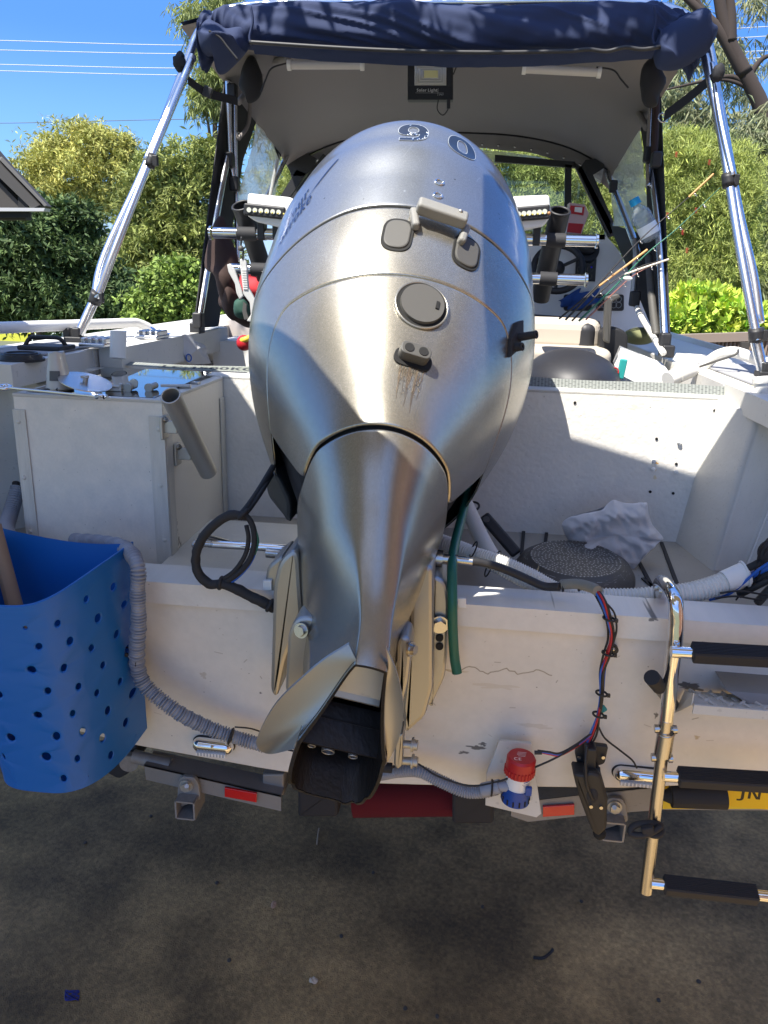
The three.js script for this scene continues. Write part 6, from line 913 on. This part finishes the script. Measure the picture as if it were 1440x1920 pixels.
{ // neighbour's house at the left: low gable with gutter
  const z = -8.2, t = thing('neighbour_house', 'grey gabled house roof with a gutter at the left edge', 'house', onZ(-60, 700, z));
  const q = zs([[-160, 120], [0, 306], [74, 384], [60, 392], [-8, 326], [-170, 160]], z);
  part('barge_board', slab(q, V(0, 0, -.25)), std(.05, .046, .043, .7), t);
  part('gable_wall', slab(zs([[-200, 190], [-4, 338], [48, 392], [48, 412], [-200, 412]], z - .12), V(0, 0, -.12)), std(.045, .04, .036, .8), t);
  part('gutter', slab(zs([[-200, 388], [84, 390], [82, 396], [-200, 396]], z + .03), V(0, 0, -.12)), std(.42, .42, .43, .5), t);
  part('vent_panel', slab(zs([[34, 362], [52, 380], [52, 394], [34, 394]], z - .05), V(0, 0, -.03)), M.gap, t); part('window', slab(zs([[-200, 396], [54, 396], [54, 408], [-200, 408]], z - .03), V(0, 0, -.03)), M.gap, t);
  part('roof', slab(zs([[0, 300], [84, 387], [88, 384], [4, 294]], z), V(-1.9, .3, -2.5)), std(.12, .115, .11, .8), t);
}
{ // corrugated fence
  const z = -6.4, t = thing('metal_fence', 'brown corrugated metal fence beyond the starboard deck', 'fence', onZ(1360, 800, z));
  const a = onZ(1262, 636, z), b = onZ(1520, 628, z);
  const n = 34; for (let i = 0; i < n; i++) { const p = lerp(a, b, i / n), w = (b.x - a.x) / n; part('fence_rib', slab([V(p.x, .2, z), V(p.x + w * .35, .2, z + .025), V(p.x + w * .65, .2, z + .025), V(p.x + w, .2, z), V(p.x + w, p.y - .03, z), V(p.x + w * .65, p.y - .03, z + .025), V(p.x + w * .35, p.y - .03, z + .025), V(p.x, p.y - .03, z)].filter((_, k) => k < 8).map((v) => v), V(0, 0, -.01)), M.fence ??= std(.26, .20, .16, .6), t); }
  part('top_rail', slab([a.clone().add(V(0, -.03, .04)), b.clone().add(V(0, -.03, .04)), b.clone().add(V(0, .035, .04)), a.clone().add(V(0, .035, .04))], V(0, 0, -.09)), std(.24, .19, .155, .5), t); part('fence_post', box(a.x - .02, a.y / 2, z + .03, .07, a.y + .06, .07), std(.22, .17, .14, .5), t);
  part('fence_post', box(onZ(1392, 640, z).x, a.y / 2, z + .06, .06, a.y, .05), std(.05, .045, .04, .6), t);
}
// overhead wires
[[76, 85, 56, 50], [94, 101, 74, 68], [121, 128, 100, 95], [133, 141, 114, 108], [231, 223, 226, 232], [330, 325, 288, 275]].forEach(([a, b, c, d], i) => {
  const z = -24, l = cord([onZ(-200, a - 4, z), onZ(0, a, z), onZ(400, b, z), onZ(860, (b + c) / 2, z), onZ(1320, c, z), onZ(1440, d, z), onZ(1640, d - 6, z)], i > 3 ? .009 : .0105, 60, 6);
  solo('overhead_wire', ['topmost', 'second', 'third', 'fourth', 'fifth, thinner', 'lowest dark'][i] + ' overhead power wire crossing the sky', 'power line', l, i > 3 ? M.padGrey : std(.5, .52, .55, .5), 'overhead power wires');
});

// ---------------------------------------------------------------- trees and shrubs
const leafM = (r) => { const m = new THREE.MeshPhysicalMaterial({ roughness: .75, side: THREE.DoubleSide, transmission: r, thickness: 0, ior: 1.3 }); return m; };
const leafMat = leafM(.25);
function sprig(k, len, wid, spread, droop) {   // k leaflets as folded slivers
  const P = [], N = [];
  for (let i = 0; i < k; i++) { const a = i / k * 6.28 + i, el = spread * Math.sin(i * 2.3), d = V(Math.cos(a) * Math.cos(el), Math.sin(el) - droop, Math.sin(a) * Math.cos(el)).normalize(), s = d.clone().cross(V(.3, 1, .2)).normalize(), o = d.clone().multiplyScalar(len * .15 * (i % 3)); const b = o, m = o.clone().addScaledVector(d, len * .5), e = o.clone().addScaledVector(d, len).add(V(0, -len * droop * .3, 0)), l = m.clone().addScaledVector(s, wid / 2), r = m.clone().addScaledVector(s, -wid / 2).add(V(0, wid * .15, 0)); for (const v of [b, l, e, b, e, r]) P.push(v.x, v.y, v.z); }
  const g = new THREE.BufferGeometry(); g.setAttribute('position', new THREE.Float32BufferAttribute(P, 3)); g.computeVertexNormals(); return g;
}
function tree(name, label, category, z, blobs, o) {
  const base = o.base ?? onZ(blobs[0][0], 900, z); base.y = 0;
  const t = thing(name, label, category, base, o.group), R = o.seed; seed = R;
  const at = basis.get(t), pts = [];
  for (const [px, py, rx, ry, dz = 0, dens = 1] of blobs) {
    const zz = z + dz, c = onZ(px, py, zz), k = -zz / FOC * 1.03, RX = rx * k, RY = ry * k, RZ = Math.min(RX, RY) * .9, n = Math.round(o.n * dens * (rx * ry) / 3000 * 1.35);
    // clumps inside the blob, leaves round each clump
    const clumps = Math.max(5, Math.round(n / o.per));
    for (let i = 0; i < clumps; i++) { const a = rnd() * 6.283, w = rnd() * 2 - 1, rad0 = .40 + .74 * Math.sqrt(rnd()), s = Math.sqrt(1 - w * w); const q = V(c.x + Math.cos(a) * s * RX * rad0, c.y + w * RY * rad0, c.z + Math.sin(a) * s * RZ * rad0), cr = o.clump * (.5 + .9 * rnd()), tone = .82 + .4 * rnd(); for (let j = 0; j < o.per; j++) pts.push([q.x + (rnd() + rnd() - 1) * cr, q.y + (rnd() + rnd() - 1) * cr * .7, q.z + (rnd() + rnd() - 1) * cr, tone, rnd()]); }
  }
  const inst = new THREE.InstancedMesh(o.leaf, o.mat ?? leafMat, pts.length), m = new THREE.Matrix4(), e = new THREE.Euler(), c = new THREE.Color(); inst.name = 'crown'; inst.userData = { kind: 'stuff' }; inst.castShadow = inst.receiveShadow = true;
  pts.forEach(([x, y, zz, cr, r], i) => { e.set((rnd() - .5) * (o.hang ? .9 : 2), rnd() * 6.28, (rnd() - .5) * (o.hang ? .9 : 2)); const s = .55 + .95 * rnd(); m.makeRotationFromEuler(e).scale(V(s, s, s)).setPosition(x - at.x, y - at.y, zz - at.z); inst.setMatrixAt(i, m); const k = (.75 + .5 * rnd()) * cr, w = rnd(), A = o.cols[0], B = o.cols[1]; c.setRGB((A[0] + (B[0] - A[0]) * w) * k, (A[1] + (B[1] - A[1]) * w) * k, (A[2] + (B[2] - A[2]) * w) * k); inst.setColorAt(i, c); });
  t.add(inst);
  const bark = o.bark ?? std(.16, .12, .09, .9), limbs = o.limbs ?? (() => { const b = blobs[0], L = []; L.push([[b[0], 760], [b[0] + 4, (760 + b[1]) / 2], [b[0], b[1]]]); for (const q of blobs.slice(1)) L.push([[b[0] + 2, Math.min(700, q[1] + 140)], [(b[0] + q[0]) / 2, q[1] + 50], [q[0], q[1] - q[3] * .4]]); return L; })();
  limbs.forEach((l, i) => { const r0 = (l[0][2] ?? (i ? 4 : 9)) * -z / FOC, c2 = curve(l.map(([x, y]) => onZ(x, y, z))); part(i ? 'branch' : 'trunk', capped(c2, 24, (u) => Math.max(.008, r0 * (1 - .72 * u)), 9), bark, t); });
  return t;
}
const fine = sprig(6, .12, .024, .8, .15), gum = sprig(5, .15, .020, .6, .9), broad = sprig(5, .062, .034, .7, .1), med = sprig(6, .10, .030, .8, .2), brush = sprig(8, .058, .0075, 1.1, -.3);
tree('wattle_tree', 'airy yellow green tree standing against the sky at the left', 'tree', -21, [[150, 320, 84, 70], [95, 330, 60, 55], [200, 320, 60, 65], [150, 265, 56, 34], [110, 395, 60, 45, 0, .45], [185, 400, 56, 50, 0, .45], [55, 330, 34, 34], [225, 290, 24, 34], [150, 480, 90, 40, 0, .3]], { n: 1050, per: 22, clump: .34, leaf: fine, cols: [[.52, .48, .13], [.38, .41, .12]], seed: 11 });
tree('dark_tree', 'dark green drooping tree at the left edge below the house', 'tree', -11.5, [[70, 470, 90, 70], [20, 520, 60, 80], [140, 520, 80, 70], [200, 570, 60, 50], [70, 560, 110, 50], [110, 420, 60, 40]], { n: 1350, per: 24, clump: .24, leaf: med, cols: [[.055, .10, .035], [.12, .18, .055]], seed: 12 });
tree('dense_tree', 'rounded green tree beside the port canopy pole', 'tree', -15.5, [[330, 330, 60, 50], [290, 390, 56, 60], [370, 380, 60, 70], [320, 460, 86, 66], [395, 320, 40, 46], [270, 470, 46, 60], [380, 480, 60, 70], [340, 560, 90, 50, 1, .8]], { n: 1150, per: 22, clump: .28, leaf: fine, cols: [[.31, .34, .09], [.22, .26, .075]], seed: 13 });
tree('leafy_shrub', 'bright green leafy shrub behind the port side deck', 'shrub', -9.5, [[335, 575, 50, 42], [290, 590, 50, 36], [385, 590, 40, 40], [335, 530, 46, 36]], { n: 1700, per: 18, clump: .16, leaf: broad, cols: [[.26, .36, .07], [.17, .25, .055]], seed: 14 });
tree('tall_gum', 'tall gum foliage showing above the canopy at the upper left', 'tree', -17, [[400, 30, 50, 50], [405, 150, 36, 50], [430, 90, 40, 60], [470, 160, 50, 80], [380, 180, 16, 22, 0, .5]], { n: 800, per: 16, clump: .4, leaf: gum, hang: true, cols: [[0.376,0.420,0.133], [0.265,0.309,0.133]], seed: 15 });
const gumBark = std(.045, .033, .028, .95);
tree('gum_tree', 'big leaning gum tree with a dark trunk at the upper right', 'tree', -13, [[1320, 100, 60, 50, -1.6, .45], [1262, 150, 34, 60, -1.2, 1], [1430, 30, 40, 40, -1.5, .35], [1300, 240, 50, 50, -1, .9], [1390, 130, 40, 50, -1.8, .3], [1275, 50, 40, 40, -1.4, .8], [1430, 300, 30, 70, 1, .9], [1420, 400, 40, 80, 1, 1], [1345, 280, 46, 40, -1, .6], [1370, 240, 50, 40, -1, .4]], { n: 420, per: 18, clump: .34, leaf: gum, hang: true, cols: [[0.376,0.376,0.221], [0.243,0.287,0.155]], seed: 16, bark: gumBark, base: onZ(1480, 900, -13),
  limbs: [[[1500, 700, 24], [1460, 330, 22], [1425, 195, 19], [1395, 135, 17], [1362, 62], [1345, -20], [1330, -90]], [[1368, 80, 11], [1370, 20], [1362, -60]], [[1398, 140, 12], [1350, 60], [1312, 20], [1280, -10], [1250, -40]], [[1350, 60, 7], [1312, 10], [1300, -40]], [[1425, 190, 5], [1380, 146], [1330, 150], [1250, 168]], [[1400, 150, 6], [1430, 110], [1470, 100]], [[1412, 166, 4], [1350, 150], [1290, 180]]] });
tree('bottlebrush', 'yellow green bottlebrush tree with red flowers right of the starboard curtain', 'tree', -9, [[1290, 350, 60, 70], [1330, 420, 60, 80], [1280, 450, 50, 90], [1350, 500, 60, 60], [1290, 540, 60, 60], [1370, 400, 40, 90], [1265, 290, 34, 30]], { n: 2300, per: 26, clump: .15, leaf: brush, cols: [[0.442,0.486,0.121], [0.287,0.343,0.099]], seed: 17 });
tree('bottlebrush', 'bottlebrush trees seen through the windscreen', 'tree', -10.5, [[990, 390, 60, 60], [1060, 370, 60, 70], [1110, 420, 60, 70], [1170, 380, 60, 90], [930, 330, 60, 60], [1050, 300, 70, 40], [1150, 300, 60, 50], [800, 330, 90, 60], [650, 330, 90, 60], [570, 330, 60, 80], [1200, 300, 40, 60]], { n: 1500, per: 26, clump: .18, leaf: brush, cols: [[0.420,0.464,0.133], [0.265,0.320,0.099]], seed: 18 });
tree('hedge_shrub', 'bright lime green leafy hedge in front of the brown fence', 'shrub', -7.4, [[1290, 600, 34, 32], [1340, 600, 36, 34], [1385, 610, 34, 30], [1320, 575, 30, 26], [1262, 618, 22, 24], [1300, 555, 12, 14, 0, .8], [1372, 570, 14, 16, 0, .8]], { n: 2200, per: 14, clump: .09, leaf: sprig(6, .07, .032, 1, -.4), cols: [[0.575,0.600,0.088], [0.376,0.600,0.078]], seed: 19 });
tree('dark_gum', 'darker gum foliage behind the bottlebrush at the right edge', 'tree', -11, [[1420, 450, 40, 90], [1400, 530, 40, 60], [1360, 330, 50, 60, -1, .7], [1300, 470, 60, 60, -1.5, .7]], { n: 1300, per: 20, clump: .3, leaf: gum, hang: true, cols: [[0.177,0.221,0.111], [0.265,0.287,0.133]], seed: 20 });
seed = 21;
for (const [x, y] of [[1251, 404], [1268, 290], [1280, 436], [1330, 305], [1288, 470], [1305, 395]]) { const p = onZ(x, y, -8.55); solo('red_flower', 'red bottlebrush flower among the foliage', 'flower', merge(Array.from({ length: 26 }, (_, i) => { const a = i * 2.4, h = (i / 26 - .5) * .05; return rod(V(p.x, p.y + h, p.z), V(p.x + Math.cos(a) * .014, p.y + h + .004, p.z + Math.sin(a) * .022), .0018, .0012, 4); })), M.redCloth, 'red flowers of the bottlebrush'); }
{ const z = -17; for (const [a, b, c, d, col, l] of [[-10, 625, 60, 634, [.5, .5, .05], 'yellow strip of a distant parked vehicle'], [52, 626, 106, 634, [.6, .66, .62], 'pale distant low wall beyond the rail']]) solo('distant_wall', l, 'wall', slab(zrect(a, b, c, d + 50, z), V(0, 0, -.3)), std(...col, .7)); }
// leafy branch over the stern, out of the frame: its leaves dapple the rolled cover
{
  const t = thing('overhanging_tree', 'leafy tree branch reaching over the boat', 'tree', V(3.6, 0, -3.4)); const at = basis.get(t); seed = 31;
  part('trunk', capped(curve([V(3.6, 0, -3.4), V(3.4, 2, -3.2), V(2.9, 3.8, -2.6), V(1.6, 4.6, -2.0)]), 24, (u) => .16 * (1 - .75 * u), 12), gumBark, t); part('branch', capped(curve([V(1.8, 4.55, -2.0), V(.4, 4.8, -2.1), V(-1, 4.6, -2.2), V(-2.7, 4.4, -2.2)]), 24, (u) => .045 * (1 - .8 * u), 8), gumBark, t);
  const n = 150, inst = new THREE.InstancedMesh(sprig(5, .16, .05, .5, .5), leafMat, n), m = new THREE.Matrix4(), e = new THREE.Euler(), c = new THREE.Color(); inst.name = 'crown'; inst.userData = { kind: 'stuff' }; inst.castShadow = true;
  for (let i = 0; i < n; i++) { const k = Math.floor(i / 10), q = (j) => hash(k, j, 5); e.set(rr(-.6, .6), rnd() * 6.28, rr(-.6, .6)); m.makeRotationFromEuler(e).setPosition(-1.9 + q(1) * 2.3 + rr(-.16, .16) - at.x, 4.1 + q(2) * .55 + rr(-.1, .1), -2.15 + q(3) * .5 + rr(-.12, .12) - at.z); inst.setMatrixAt(i, m); c.setRGB(.09, .12, .04); inst.setColorAt(i, c); }
  t.add(inst);
}
renderer.render(scene, camera);
